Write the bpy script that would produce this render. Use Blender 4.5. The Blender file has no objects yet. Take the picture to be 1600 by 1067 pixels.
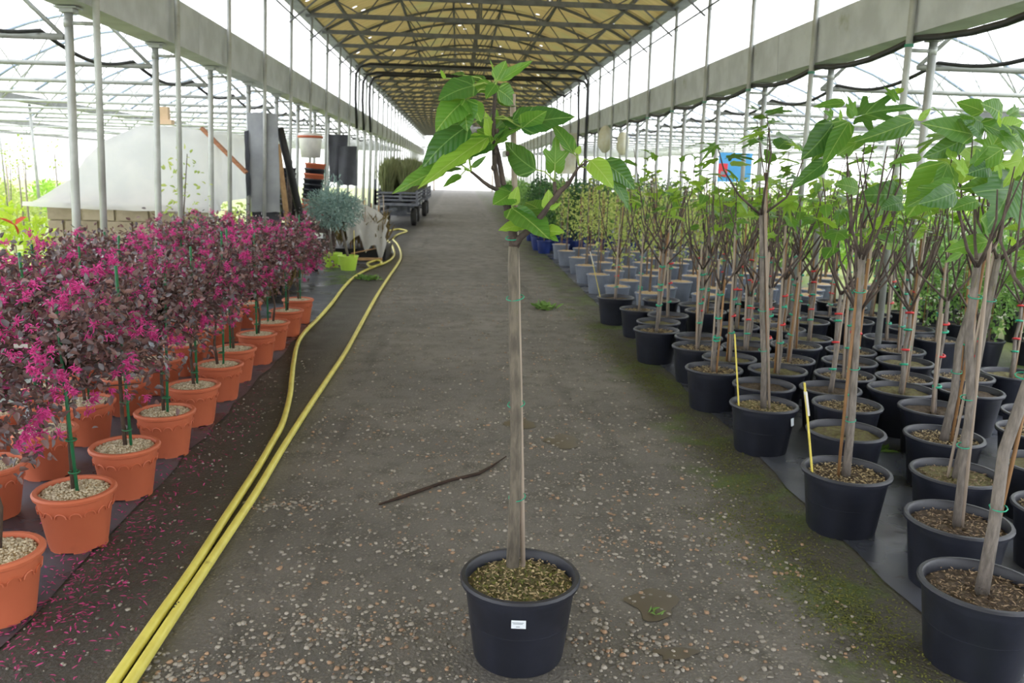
import bpy, math, random
import numpy as np
from mathutils import Vector, Matrix

# ---------------------------------------------------------------- camera, sky, exposure
F, CX, CY, CAMZ = 1291.0, 800.0, 533.5, 1.6
def _axes(vp=(716, 266), roll=0.012):
    d = np.array([(vp[0]-CX)/F, -(vp[1]-CY)/F, -1.0]); d /= np.linalg.norm(d)
    up = np.array([math.sin(roll), math.cos(roll), 0.0]); up = up-d*np.dot(up, d); up /= np.linalg.norm(up)
    return np.array([np.cross(d, up), d, up])
AX = _axes()
def ray(u, v): return AX @ np.array([(u-CX)/F, -(v-CY)/F, -1.0])
def at_y(u, v, y):
    r = ray(u, v); t = y/r[1]; return Vector((r[0]*t, y, CAMZ+r[2]*t))
def at_z(u, v, z=0.0):
    r = ray(u, v); t = (z-CAMZ)/r[2]; return Vector((r[0]*t, r[1]*t, z))

S = bpy.context.scene
COL = S.collection
cd = bpy.data.cameras.new('camera'); cam = bpy.data.objects.new('camera', cd); COL.objects.link(cam)
m4 = Matrix.Identity(4)
for i in range(3):
    for j in range(3): m4[i][j] = AX[i][j]
m4[2][3] = CAMZ
cam.matrix_world = m4
cd.sensor_width = 22.3; cd.lens = F/1600*22.3; cd.clip_start = .05; cd.clip_end = 600
cd.dof.use_dof = True; cd.dof.focus_distance = 2.75; cd.dof.aperture_fstop = 3.5
S.camera = cam
W = bpy.data.worlds.new('overcast_sky'); S.world = W; W.use_nodes = True
bg = W.node_tree.nodes['Background']; bg.inputs[0].default_value = (.97, .985, 1, 1); bg.inputs[1].default_value = 1.0
S.view_settings.view_transform = 'Standard'; S.view_settings.look = 'None'
S.view_settings.gamma = 1; S.view_settings.use_curve_mapping = False
S.view_settings.exposure = 1.7
S.cycles.transparent_max_bounces = 32; S.cycles.max_bounces = 8
S.cycles.diffuse_bounces = 4; S.cycles.transmission_bounces = 6; S.cycles.use_denoising = True

R = random.Random(7)
N = np.random.default_rng(11)
PI = math.pi
def rad(a): return a*PI/180

# ---------------------------------------------------------------- materials
def lin(c): return tuple(((x/255)/12.92 if x/255 <= .04045 else ((x/255+.055)/1.055)**2.4) for x in c)
class NT:
    def __init__(s, name):
        s.m = bpy.data.materials.new(name); s.m.use_nodes = True; s.t = s.m.node_tree; s.t.nodes.clear()
        s.out = s.n('ShaderNodeOutputMaterial')
    def n(s, typ, **kw):
        x = s.t.nodes.new(typ)
        for k, v in kw.items():
            if k.startswith('i_'):
                key = k[2:]; key = int(key) if key.isdigit() else key
                x.inputs[key].default_value = v
            else: setattr(x, k, v)
        return x
    def l(s, a, b): s.t.links.new(a, b)
    def noise(s, co, scale, detail=3, rough=.55):
        x = s.n('ShaderNodeTexNoise'); x.inputs['Scale'].default_value = scale
        x.inputs['Detail'].default_value = detail; x.inputs['Roughness'].default_value = rough
        s.l(co, x.inputs['Vector']); return x
    def ramp(s, fac, stops):
        x = s.n('ShaderNodeValToRGB'); e = x.color_ramp.elements
        while len(e) < len(stops): e.new(.5)
        for el, (p, c) in zip(e, stops):
            el.position = p; el.color = (*c, 1) if len(c) == 3 else c
        s.l(fac, x.inputs[0]); return x.outputs[0]
    def mix(s, fac, a, b, mode='MIX'):
        x = s.n('ShaderNodeMix', data_type='RGBA', blend_type=mode)
        for sock, v in ((x.inputs[0], fac), (x.inputs[6], a), (x.inputs[7], b)):
            if hasattr(v, 'is_output'): s.l(v, sock)
            elif isinstance(v, (int, float)): sock.default_value = v
            else: sock.default_value = (*v, 1)
        return x.outputs[2]
    def math(s, op, a, b=0.0, clamp=False):
        x = s.n('ShaderNodeMath', operation=op, use_clamp=clamp)
        for sock, v in ((x.inputs[0], a), (x.inputs[1], b)):
            if hasattr(v, 'is_output'): s.l(v, sock)
            else: sock.default_value = v
        return x.outputs[0]
    def sstep(s, v, lo, hi):
        x = s.n('ShaderNodeMapRange', interpolation_type='SMOOTHSTEP')
        s.l(v, x.inputs[0]); x.inputs[1].default_value = lo; x.inputs[2].default_value = hi; return x.outputs[0]
    def bump(s, h, st, dist=.01):
        x = s.n('ShaderNodeBump'); x.inputs['Strength'].default_value = st; x.inputs['Distance'].default_value = dist
        s.l(h, x.inputs['Height']); return x.outputs[0]
    def pr(s, col, rough=.6, normal=None, metal=0, spec=.5):
        x = s.n('ShaderNodeBsdfPrincipled')
        for sock, v in ((x.inputs['Base Color'], col), (x.inputs['Roughness'], rough)):
            if hasattr(v, 'is_output'): s.l(v, sock)
            elif isinstance(v, (int, float)): sock.default_value = v
            else: sock.default_value = (*v, 1)
        x.inputs['Metallic'].default_value = metal; x.inputs['Specular IOR Level'].default_value = spec
        if normal is not None: s.l(normal, x.inputs['Normal'])
        return x.outputs[0]
    def done(s, sh): s.l(sh, s.out.inputs[0]); return s.m
M = {}
def simple(name, c1, c2=None, rough=.6, scale=12, bump=0, metal=0, spec=.5, rnd=None, trans=0, dirt=None, coord='Object', stretch=None):
    """two tones by noise, optional random tone per object / per island, optional light passing through"""
    t = NT(name); co = t.n('ShaderNodeTexCoord').outputs[coord]
    if stretch:
        mp = t.n('ShaderNodeMapping'); mp.inputs['Scale'].default_value = stretch; t.l(co, mp.inputs[0]); co = mp.outputs[0]
    a = lin(c1); b = lin(c2 or c1)
    nz = t.noise(co, scale, 4)
    f = t.sstep(nz.outputs[0], .3, .7)
    if rnd == 'island':
        f = t.math('ADD', t.math('MULTIPLY', f, .25), t.math('MULTIPLY', t.n('ShaderNodeNewGeometry').outputs['Random Per Island'], .8), True)
    elif rnd == 'object':
        f = t.math('ADD', t.math('MULTIPLY', f, .4), t.math('MULTIPLY', t.n('ShaderNodeObjectInfo').outputs['Random'], .6), True)
    col = t.mix(f, a, b)
    if dirt:
        nz2 = t.noise(co, dirt[1], 5, .65)
        col = t.mix(t.sstep(nz2.outputs[0], dirt[2], dirt[2]+.14), col, lin(dirt[0]))
    nm = t.bump(t.noise(co, scale*4, 3).outputs[0], bump) if bump else None
    sh = t.pr(col, rough, nm, metal, spec)
    if trans:
        tr = t.n('ShaderNodeBsdfTranslucent'); t.l(col, tr.inputs[0])
        mx = t.n('ShaderNodeMixShader'); mx.inputs[0].default_value = trans
        t.l(sh, mx.inputs[1]); t.l(tr.outputs[0], mx.inputs[2]); sh = mx.outputs[0]
    M[name] = t.done(sh); return M[name]

simple('galvanised', (180, 183, 182), (158, 161, 158), .5, 6, .05, .3, dirt=((142, 142, 124), 3, .66))
simple('galvanised_blue', (164, 176, 200), (146, 158, 184), .5, 6, 0, .35)
simple('roof_steel', (118, 119, 120), (96, 97, 98), .6, 5, .05, .2)
simple('eave_steel', (138, 140, 142), (112, 114, 114), .55, 3, .05, .3)
simple('concrete', (204, 207, 214), (184, 187, 193), .85, 3, .25, dirt=((150, 152, 132), 1.3, .64))
simple('rust', (104, 62, 44), (80, 50, 40), .8, 30)
simple('black_plastic', (27, 30, 40), (37, 40, 52), .42, 7, .05, dirt=((74, 78, 90), 6, .66), spec=.5)
simple('black_tube', (28, 28, 30), (44, 44, 46), .55, 6)
simple('grey_plastic', (122, 130, 146), (108, 116, 132), .5, 6, .03)
simple('blue_plastic', (28, 50, 120), (20, 38, 96), .45, 6)
simple('lime_plastic', (196, 234, 92), (184, 224, 80), .45, 4)
simple('terracotta', (198, 108, 76), (184, 96, 66), .55, 5, .06, rnd='object', dirt=((168, 90, 64), 3, .62))
simple('soil', (58, 46, 38), (92, 78, 60), .9, 60, .8)
simple('soil_green', (92, 82, 60), (112, 110, 70), .9, 50, .8)
simple('chips', (112, 96, 70), (196, 178, 140), .8, 40, 0, rnd='island')
simple('chips_dark', (70, 52, 42), (170, 148, 122), .8, 40, 0, rnd='island')
simple('grit', (150, 132, 104), (226, 214, 190), .8, 40, 0, rnd='island')
simple('mulch', (196, 172, 134), (164, 140, 104), .9, 60, .8)
simple('bark', (140, 132, 126), (104, 98, 93), .75, 14, .5, stretch=(4, 4, 1), dirt=((104, 100, 66), 5, .6))
simple('bark_main', (120, 112, 100), (86, 80, 72), .75, 14, .5, stretch=(4, 4, 1), dirt=((96, 94, 66), 5, .62))
simple('bark_branch', (88, 76, 70), (58, 49, 47), .75, 20, .5)
simple('bark_dark', (104, 90, 84), (72, 62, 58), .75, 20, .5)
simple('bamboo', (178, 164, 150), (152, 138, 126), .55, 20, .1, stretch=(3, 3, .6), rnd='object')
simple('bamboo_brown', (160, 122, 84), (134, 100, 66), .55, 20, .1, rnd='object')
simple('green_stake', (42, 118, 78), (36, 100, 66), .45, 10)
simple('teal_tie', (34, 168, 134), (28, 150, 120), .4, 10)
simple('red_tie', (214, 58, 62), (200, 48, 56), .4, 10)
simple('white_plastic', (232, 232, 228), (214, 214, 212), .45, 8)
simple('sticker', (226, 234, 242), (214, 222, 232), .4, 8)
simple('ink', (120, 130, 140), None, .6)
simple('yellow_stick', (232, 216, 108), (218, 200, 92), .5, 8)
simple('hose', (226, 219, 112), (210, 201, 98), .38, 9, .04, dirt=((140, 128, 64), 5, .64))
simple('ink_dark', (40, 38, 30), None, .6)
simple('purple_leaf', (84, 66, 70), (138, 102, 98), .42, 6, 0, rnd='island', trans=.12, spec=.6)
simple('purple_leaf_grey', (136, 132, 140), (90, 78, 82), .35, 6, 0, rnd='island', trans=.1, spec=.7)
simple('magenta_petal', (232, 92, 174), (214, 66, 148), .6, 6, 0, rnd='island', trans=.3)
simple('fallen_petal', (186, 60, 128), (140, 50, 90), .7, 6, 0, rnd='island')
simple('twig', (84, 66, 54), (66, 52, 44), .8, 20)
simple('spruce_leaf', (122, 156, 152), (182, 206, 200), .6, 6, 0, rnd='island', trans=.15)
simple('dry_leaf', (150, 126, 84), (104, 98, 58), .8, 6, 0, rnd='island', trans=.2)
simple('olive_leaf', (112, 124, 84), (158, 162, 116), .65, 6, 0, rnd='island', trans=.25)
simple('pale_leaf', (150, 178, 84), (206, 212, 130), .55, 6, 0, rnd='island', trans=.4)
simple('mid_leaf', (90, 136, 70), (146, 184, 98), .45, 6, 0, rnd='island', trans=.35)
simple('bright_leaf', (126, 182, 62), (186, 218, 92), .5, 6, 0, rnd='island', trans=.45)
simple('dark_leaf', (46, 84, 50), (78, 122, 66), .4, 6, 0, rnd='island', trans=.25)
simple('lime_leaf', (168, 206, 48), (206, 226, 84), .5, 6, 0, rnd='island', trans=.45)
simple('red_leaf', (206, 84, 56), (186, 70, 50), .5, 6, 0, trans=.3)
simple('white_flower', (240, 240, 228), (228, 228, 210), .6, 6, 0, trans=.3)
simple('moss', (66, 76, 34), (110, 112, 50), .9, 20, 0, rnd='island')
simple('weed', (92, 132, 66), (136, 172, 90), .6, 6, 0, rnd='island', trans=.3)
simple('pebble', (86, 83, 79), (168, 162, 153), .55, 30, 0, rnd='island')
simple('pebble_warm', (116, 96, 80), (168, 138, 112), .5, 30, 0, rnd='island')
simple('block', (150, 138, 120), (122, 110, 94), .9, 6, .5, rnd='object', dirt=((74, 66, 56), 5, .66))
simple('mortar', (182, 168, 142), (160, 148, 122), .95, 8, .4)
simple('sheet_grey', (160, 164, 170), (140, 144, 150), .7, 4, .05)
simple('sheet_dark', (52, 54, 64), (66, 68, 78), .6, 4, .05)
simple('wood', (168, 116, 84), (140, 92, 66), .7, 12, .2, stretch=(1, 1, 6))
simple('wood_pale', (196, 160, 116), (170, 134, 94), .7, 12, .2)
simple('cardboard', (206, 180, 150), (186, 160, 130), .8, 5)
simple('tyre', (34, 34, 34), (48, 46, 44), .8, 10)
simple('trailer_steel', (118, 121, 130), (94, 97, 106), .6, 8, .05, .3)
simple('sign_blue', (70, 150, 206), (60, 138, 196), .5, 4)
simple('sign_red', (206, 44, 58), (196, 38, 52), .5, 4)
simple('pale_concrete', (214, 214, 208), (196, 196, 190), .85, 2, .1)
simple('pine_twig', (62, 46, 38), (46, 34, 28), .9, 14, .3)
simple('fleece', (238, 238, 236), (230, 230, 230), .8, 5, .2, trans=.5)
simple('tarp_white', (244, 244, 244), (232, 234, 236), .6, 2, .1, trans=.72)
simple('bag_plastic', (222, 216, 190), (236, 234, 222), .35, 6, .3, trans=.35)

def film_material():
    t = NT('greenhouse_film')
    tp = t.n('ShaderNodeBsdfTransparent'); tp.inputs[0].default_value = (.97, .98, 1, 1)
    tr = t.n('ShaderNodeBsdfTranslucent'); tr.inputs[0].default_value = (.94, .95, .97, 1)
    mx = t.n('ShaderNodeMixShader'); mx.inputs[0].default_value = .28
    t.l(tp.outputs[0], mx.inputs[1]); t.l(tr.outputs[0], mx.inputs[2]); M['film'] = t.done(mx.outputs[0])
film_material()
def roof_material():
    t = NT('yellowed_corrugated_sheet'); co = t.n('ShaderNodeTexCoord').outputs['Object']
    mp = t.n('ShaderNodeMapping'); mp.inputs['Scale'].default_value = (.5, 9, .5); t.l(co, mp.inputs[0])
    n1 = t.noise(mp.outputs[0], 1.2, 4); n2 = t.noise(co, .8, 4)
    c = t.mix(t.sstep(n1.outputs[0], .3, .7), lin((198, 176, 116)), lin((170, 148, 92)))
    c = t.mix(t.sstep(n2.outputs[0], .45, .75), c, lin((168, 164, 108)))
    wv = t.n('ShaderNodeTexWave', wave_type='BANDS', bands_direction='Y'); wv.inputs['Scale'].default_value = 4.2; t.l(co, wv.inputs[0])
    df = t.pr(c, .7, t.bump(wv.outputs[1], .5, .03))
    tr = t.n('ShaderNodeBsdfTranslucent'); t.l(c, tr.inputs[0])
    mx = t.n('ShaderNodeMixShader'); mx.inputs[0].default_value = .17
    t.l(df, mx.inputs[1]); t.l(tr.outputs[0], mx.inputs[2])
    vo = t.n('ShaderNodeTexVoronoi', voronoi_dimensions='2D'); vo.inputs['Scale'].default_value = .75; t.l(t.n('ShaderNodeNewGeometry').outputs['Position'], vo.inputs['Vector'])
    hole = t.math('LESS_THAN', vo.outputs['Distance'], .032)
    tp = t.n('ShaderNodeBsdfTransparent'); m2 = t.n('ShaderNodeMixShader')
    t.l(hole, m2.inputs[0]); t.l(mx.outputs[0], m2.inputs[1]); t.l(tp.outputs[0], m2.inputs[2])
    M['roof_sheet'] = t.done(m2.outputs[0])
roof_material()
def fabric_material():
    t = NT('black_ground_fabric'); co = t.n('ShaderNodeTexCoord').outputs['Object']
    n1 = t.noise(co, 1.6, 4); n2 = t.noise(co, 14, 4, .7)
    ck = t.n('ShaderNodeTexChecker'); ck.inputs['Scale'].default_value = 260; t.l(co, ck.inputs[0])
    c = t.mix(t.sstep(n1.outputs[0], .35, .7), lin((56, 60, 70)), lin((84, 88, 100)))  # lighter bluish tones paint the sky's sheen into the black fabric's colour
    c = t.mix(t.sstep(n2.outputs[0], .58, .74), c, lin((52, 46, 40)))
    r = t.math('ADD', t.math('MULTIPLY', t.sstep(n1.outputs[0], .35, .65), .3), .2)
    h = t.math('ADD', t.math('MULTIPLY', n1.outputs[0], 1.0), t.math('MULTIPLY', ck.outputs[1], .03))
    M['fabric'] = t.done(t.pr(c, r, t.bump(h, .35, .04), 0, .5))
fabric_material()
def ground_material():
    t = NT('compacted_gravel_ground'); co = t.n('ShaderNodeTexCoord').outputs['Object']
    sx = t.n('ShaderNodeSeparateXYZ'); t.l(co, sx.inputs[0]); X = sx.outputs[0]; Y = sx.outputs[1]
    big = t.noise(co, .9, 4); mid = t.noise(co, 5, 5, .65); fin = t.noise(co, 60, 4, .7)
    vo = t.n('ShaderNodeTexVoronoi'); vo.inputs['Scale'].default_value = 70; t.l(co, vo.inputs['Vector'])
    vo2 = t.n('ShaderNodeTexVoronoi'); vo2.inputs['Scale'].default_value = 38; t.l(co, vo2.inputs['Vector'])
    c = t.mix(t.sstep(big.outputs[0], .35, .65), lin((90, 88, 86)), lin((109, 106, 103)))
    c = t.mix(t.sstep(mid.outputs[0], .45, .72), c, lin((80, 78, 75)))
    st = t.mix(t.sstep(vo.outputs['Color'], .2, .9), lin((78, 75, 70)), lin((156, 150, 140)))
    c = t.mix(t.math('MULTIPLY', t.math('LESS_THAN', vo.outputs['Distance'], .36), t.sstep(mid.outputs[0], .3, .75)), c, st)
    wob = t.math('ADD', X, t.math('MULTIPLY', t.math('SUBTRACT', mid.outputs[0], .5), .5))
    mp = t.n('ShaderNodeMapping'); mp.inputs['Scale'].default_value = (6, .45, 1); t.l(co, mp.inputs[0]); stk = t.sstep(t.noise(mp.outputs[0], 1.0, 4, .6).outputs[0], .5, .68)
    trk = t.math('SUBTRACT', 1.0, t.sstep(t.math('ABSOLUTE', t.math('ADD', t.math('ABSOLUTE', t.math('SUBTRACT', X, .12)), -.78)), .05, .3))
    c = t.mix(t.math('MULTIPLY', t.math('MULTIPLY', stk, trk), .6), c, lin((66, 64, 61)))
    dark = t.math('SUBTRACT', 1.0, t.sstep(wob, -1.22, -.92))
    c = t.mix(t.math('MULTIPLY', dark, .85), c, lin((60, 59, 56)))
    edge = t.sstep(wob, 1.15, 1.6)
    c = t.mix(t.math('MULTIPLY', edge, .75), c, lin((64, 63, 58)))
    ms = t.math('MULTIPLY', t.sstep(wob, 1.18, 1.45), t.sstep(t.noise(co, 2.6, 5, .7).outputs[0], .46, .62))
    c = t.mix(t.math('MULTIPLY', ms, .8), c, lin((78, 96, 44)))
    far = t.math('MAXIMUM', t.sstep(X, 4.6, 6.5), t.sstep(t.math('MULTIPLY', X, -1.0), 3.0, 4.2))
    fc = t.mix(t.sstep(big.outputs[0], .3, .7), lin((150, 178, 88)), lin((170, 164, 118)))
    c = t.mix(far, c, fc)
    h = t.math('ADD', t.math('MULTIPLY', vo.outputs['Distance'], -.5), t.math('ADD', fin.outputs[0], t.math('MULTIPLY', mid.outputs[0], 1.6)))
    rg = t.math('ADD', t.math('MULTIPLY', mid.outputs[0], .5), .3)
    M['ground'] = t.done(t.pr(c, rg, t.bump(h, .6, .012), 0, .4))
ground_material()
def puddle_material():
    t = NT('shallow_muddy_puddle'); co = t.n('ShaderNodeTexCoord').outputs['Object']
    c = t.mix(t.noise(co, 8, 3).outputs[0], lin((72, 66, 58)), lin((88, 80, 70)))
    M['puddle'] = t.done(t.pr(c, .3))
puddle_material()
def leaf_material(name, c1, c2, vein, gloss, trans):
    t = NT(name); uv = t.n('ShaderNodeTexCoord').outputs['UV']
    sx = t.n('ShaderNodeSeparateXYZ'); t.l(uv, sx.inputs[0]); ax = t.math('ABSOLUTE', sx.outputs[0]); y = sx.outputs[1]
    rd = t.n('ShaderNodeObjectInfo').outputs['Random']
    c = t.mix(rd, lin(c1), lin(c2))
    c = t.mix(t.math('MULTIPLY', t.noise(uv, 5, 3).outputs[0], .5), c, lin(c1))
    mid = t.math('LESS_THAN', ax, .014)
    side = t.math('ABSOLUTE', t.math('SUBTRACT', t.math('MULTIPLY', ax, .64), t.math('MULTIPLY', y, .77)))
    side = t.math('MULTIPLY', t.math('LESS_THAN', side, .01), t.math('GREATER_THAN', y, 0))
    fr = t.math('FRACT', t.math('MULTIPLY', t.math('SUBTRACT', y, t.math('MULTIPLY', ax, .7)), 9.0))
    sec = t.math('LESS_THAN', t.math('ABSOLUTE', t.math('SUBTRACT', fr, .5)), .05)
    v = t.math('MAXIMUM', t.math('MAXIMUM', mid, side), t.math('MULTIPLY', sec, .28))
    c = t.mix(t.math('MULTIPLY', v, .7), c, lin(vein))
    hb = t.math('ADD', t.math('ABSOLUTE', t.math('SUBTRACT', fr, .5)), t.math('MULTIPLY', v, -.4))
    nm = t.bump(hb, .16, .02)
    sh = t.pr(c, gloss, nm, 0, .5)
    tr = t.n('ShaderNodeBsdfTranslucent'); t.l(t.mix(.5, c, lin((176, 214, 60))), tr.inputs[0])
    mx = t.n('ShaderNodeMixShader'); mx.inputs[0].default_value = trans
    t.l(sh, mx.inputs[1]); t.l(tr.outputs[0], mx.inputs[2]); M[name] = t.done(mx.outputs[0])
leaf_material('fig_leaf', (66, 122, 52), (104, 158, 60), (168, 196, 110), .36, .38)
leaf_material('fig_leaf_dark', (44, 96, 46), (66, 120, 54), (128, 166, 96), .3, .25)
leaf_material('fig_leaf_young', (136, 186, 66), (166, 204, 84), (196, 220, 130), .45, .45)
simple('petiole', (150, 178, 88), (136, 160, 80), .5, 10)

# ---------------------------------------------------------------- mesh building
class B:
    def __init__(s): s.v = []; s.f = []; s.n = 0
    def add(s, v, f):
        v = np.asarray(v, float).reshape(-1, 3); s.v.append(v); k = s.n
        s.f.extend([tuple(int(i)+k for i in q) for q in f]); s.n += len(v); return s
    def box(s, c, size, rot=None, taper=1):
        x, y, z = [a/2 for a in size]
        v = [Vector((sx*x*(taper if sz > 0 else 1), sy*y*(taper if sz > 0 else 1), sz*z)) for sz in (-1, 1) for sy in (-1, 1) for sx in (-1, 1)]
        if rot is not None: v = [rot @ q for q in v]
        v = [q+Vector(c) for q in v]
        return s.add(v, [(0, 2, 3, 1), (4, 5, 7, 6), (0, 1, 5, 4), (2, 6, 7, 3), (0, 4, 6, 2), (1, 3, 7, 5)])
    def bar(s, a, b, w, h=None):
        a, b = Vector(a), Vector(b); d = b-a
        return s.box((a+b)/2, (w, h or w, d.length), d.to_track_quat('Z', 'Y').to_matrix())
    def tube(s, pts, r, n=8, cap=True):
        pts = [Vector(p) for p in pts]; k = len(pts)
        rs = [r]*k if isinstance(r, (int, float)) else list(r)
        d0 = (pts[1]-pts[0]).normalized(); ref = Vector((1, 0, 0)) if abs(d0.x) < .8 else Vector((0, 1, 0))
        v = []; f = []
        for i, p in enumerate(pts):
            d = (pts[min(i+1, k-1)]-pts[max(i-1, 0)]).normalized()
            ux = (ref-d*ref.dot(d)).normalized(); uy = d.cross(ux); ref = ux
            for j in range(n):
                a = 2*PI*j/n; v.append(p+ux*math.cos(a)*rs[i]+uy*math.sin(a)*rs[i])
        for i in range(k-1):
            for j in range(n):
                a = i*n+j; b = i*n+(j+1) % n; f.append((a, b, b+n, a+n))
        if cap: f.append(tuple(range(n-1, -1, -1))); f.append(tuple(range((k-1)*n, k*n)))
        return s.add(v, f)
    def lathe(s, prof, n=28, c=(0, 0, 0), closed=False):
        v = []; f = []
        for (r, z) in prof:
            for j in range(n):
                a = 2*PI*j/n; v.append((c[0]+r*math.cos(a), c[1]+r*math.sin(a), c[2]+z))
        for i in range(len(prof)-1):
            for j in range(n):
                a = i*n+j; b = i*n+(j+1) % n; f.append((a, b, b+n, a+n))
        if not closed:
            f.append(tuple(range(n-1, -1, -1)))
        return s.add(v, f)
    def ring(s, c, r, tr, n=16, tilt=(0, 0)):
        pts = [Vector((c[0]+r*math.cos(2*PI*j/n), c[1]+r*math.sin(2*PI*j/n), c[2]+tilt[0]*r*math.cos(2*PI*j/n)+tilt[1]*r*math.sin(2*PI*j/n))) for j in range(n+1)]
        return s.tube(pts, tr, 5, False)
    def grid(s, P):
        P = np.asarray(P, float); a, b = P.shape[:2]
        f = [(i*b+j, i*b+j+1, (i+1)*b+j+1, (i+1)*b+j) for i in range(a-1) for j in range(b-1)]
        return s.add(P.reshape(-1, 3), f)
    def mesh(s, name, mat=None, smooth=True, sharp=False):
        me = bpy.data.meshes.new(name)
        v = np.concatenate(s.v) if s.v else np.zeros((0, 3))
        me.from_pydata(v.tolist(), [], s.f)
        if smooth:
            me.shade_smooth()
            if sharp: me.set_sharp_from_angle(angle=rad(38))
        if mat: me.materials.append(M[mat])
        me.update(); return me
    def obj(s, name, mat, parent=None, smooth=True):
        return put(name, s.mesh(name, mat, smooth), parent)
def put(name, me, parent=None, loc=None, rot=None, scale=None, mw=None):
    o = bpy.data.objects.new(name, me); COL.objects.link(o)
    if parent is not None: o.parent = parent
    if mw is not None: o.matrix_basis = mw
    else:
        if loc is not None: o.location = loc
        if rot is not None: o.rotation_euler = rot
        if scale is not None: o.scale = (scale,)*3 if isinstance(scale, (int, float)) else scale
    return o
def tag(o, label, cat, group=None):
    o['label'] = label; o['category'] = cat
    if group: o['group'] = group
    return o
def thing(name, label, cat, loc=(0, 0, 0), group=None, rz=0):
    o = bpy.data.objects.new(name, None); COL.objects.link(o); o.location = loc; o.rotation_euler = (0, 0, rz)
    o.empty_display_size = .1
    return tag(o, label, cat, group)
def struct(o): o['kind'] = 'structure'; return o
def stuff(o): o['kind'] = 'stuff'; return o
def dup(root, loc, rz=0, scale=1, label=None, group=None):
    r = root.copy(); COL.objects.link(r); r.location = loc; r.rotation_euler = (0, 0, rz); r.scale = (scale,)*3
    if label: r['label'] = label
    if group: r['group'] = group
    for ch in root.children:
        c = ch.copy(); COL.objects.link(c); c.parent = r
        for g in ch.children:
            d = g.copy(); COL.objects.link(d); d.parent = c
    return r
def unit(v): return v/np.maximum(np.linalg.norm(v, axis=1, keepdims=True), 1e-9)
def leaves(pos, direc, length, width, fold=.25, droop=.25, nrm=None):
    """many small folded leaves in one mesh: returns builder-ready verts and faces"""
    n = len(pos); d = unit(direc)
    if nrm is None: nrm = N.normal(size=(n, 3)); nrm[:, 2] = abs(nrm[:, 2])+.4
    x = unit(np.cross(d, nrm)); z = np.cross(x, d)
    L = np.broadcast_to(np.asarray(length), (n,))[:, None]; w = np.broadcast_to(np.asarray(width), (n,))[:, None]
    def p(t, s, h): return pos+d*L*t+x*w*s+z*(w*h*fold*2-L*droop*t*t)
    V = np.stack([p(0, 0, 0), p(.35, .5, .5), p(.72, .4, .4), p(1, 0, 0), p(.72, -.4, .4), p(.35, -.5, .5)], 1)
    Fc = np.array([[0, 1, 2, 3], [0, 3, 4, 5]])
    Fc = (np.arange(n)[:, None, None]*6+Fc[None]).reshape(-1, 4)
    return V.reshape(-1, 3), Fc
def ball(n, r=1.0, shell=.5):
    d = unit(N.normal(size=(n, 3))); return d*(shell+(1-shell)*N.random((n, 1))**.5)*r
def foliage(n, size, length, width, center=(0, 0, 0), shell=.45, out=.6, up=.3):
    p = ball(n, 1, shell)*np.array(size)
    d = unit(p)*out+N.normal(size=(n, 3))*.6+np.array([0, 0, up])
    L = length*(.6+.7*N.random(n)); return leaves(p+np.array(center), d, L, L*width/length)

# ---------------------------------------------------------------- the setting: ground
XL, XR = -2.7, 3.45            # lines of the inner posts
XLo, XRo = -2.95, 3.66         # lines of the outer posts
Y0, DY, KN = 6.6, 1.8, 34      # post spacing along the nave
YEND = Y0+DY*(KN-1)
ZE, RISE = 4.2, .86
b = B(); gx = np.linspace(-70, 70, 3); gy = np.linspace(-14, YEND+3, 3)
b.grid([[(x, y, 0) for x in gx] for y in gy]); struct(b.obj('floor', 'ground', None, False))
b = B(); b.grid([[(x, y, -.004) for x in (-160, 160)] for y in (YEND+3, 260)]); struct(b.obj('floor_yard', 'pale_concrete', None, False))
def fabric(name, x0, x1, y0, y1, z, side):
    nx, ny = 10, int((y1-y0)/.25)
    P = [[(x0+(x1-x0)*i/nx+(R.uniform(-.02, .02) if i in (0, nx) else 0), y0+(y1-y0)*j/ny, z+(R.uniform(0, .006) if 0 < i < nx else 0)) for i in range(nx+1)] for j in range(ny+1)]
    return struct(B().grid(P).obj(name, 'fabric'))
fabric('floor_fabric_left', -3.4, -1.50, -2, 14.6, .006, 1)
fabric('floor_fabric_right', 1.76, 4.75, -2, 17, .006, -1)
# shallow puddles and the twig
for k, (u, v, rx, ry, lab) in enumerate([(1020, 945, .09, .12, 'muddy puddle holding a scrap of green beside the foreground pot'), (1055, 1022, .07, .04, 'small muddy puddle at the gravel behind the front black pots'),
        (880, 690, .1, .12, 'brown wet patch in the middle of the path past the twig'), (812, 662, .1, .1, 'brown wet hollow just behind the foreground fig trunk')]):
    c = at_z(u, v); n = 26; b = B(); ph = R.random()*6
    pts = [(0, 0, .004)]+[(rx*(1+.22*math.sin(3*a+ph)+.12*math.sin(5*a))*math.cos(a), ry*(1+.2*math.sin(2*a+ph))*math.sin(a), .003) for a in [2*PI*i/n for i in range(n)]]
    b.add(pts, [(0, i+1, (i+1) % n+1) for i in range(n)])
    o = b.obj('puddle', 'puddle'); o.location = c; tag(o, lab, 'puddle')
pts = [at_z(590, 790), at_z(640, 775), at_z(700, 755), at_z(745, 742), at_z(770, 728), at_z(790, 714)]
pts = [p+Vector((R.uniform(-.01, .01), R.uniform(-.02, .02), .008)) for p in pts]
tag(B().tube(pts, [.005, .009, .008, .009, .006, .003], 6).obj('fallen_twig', 'pine_twig'), 'thin dark twig lying across the gravel path', 'twig')
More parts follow.
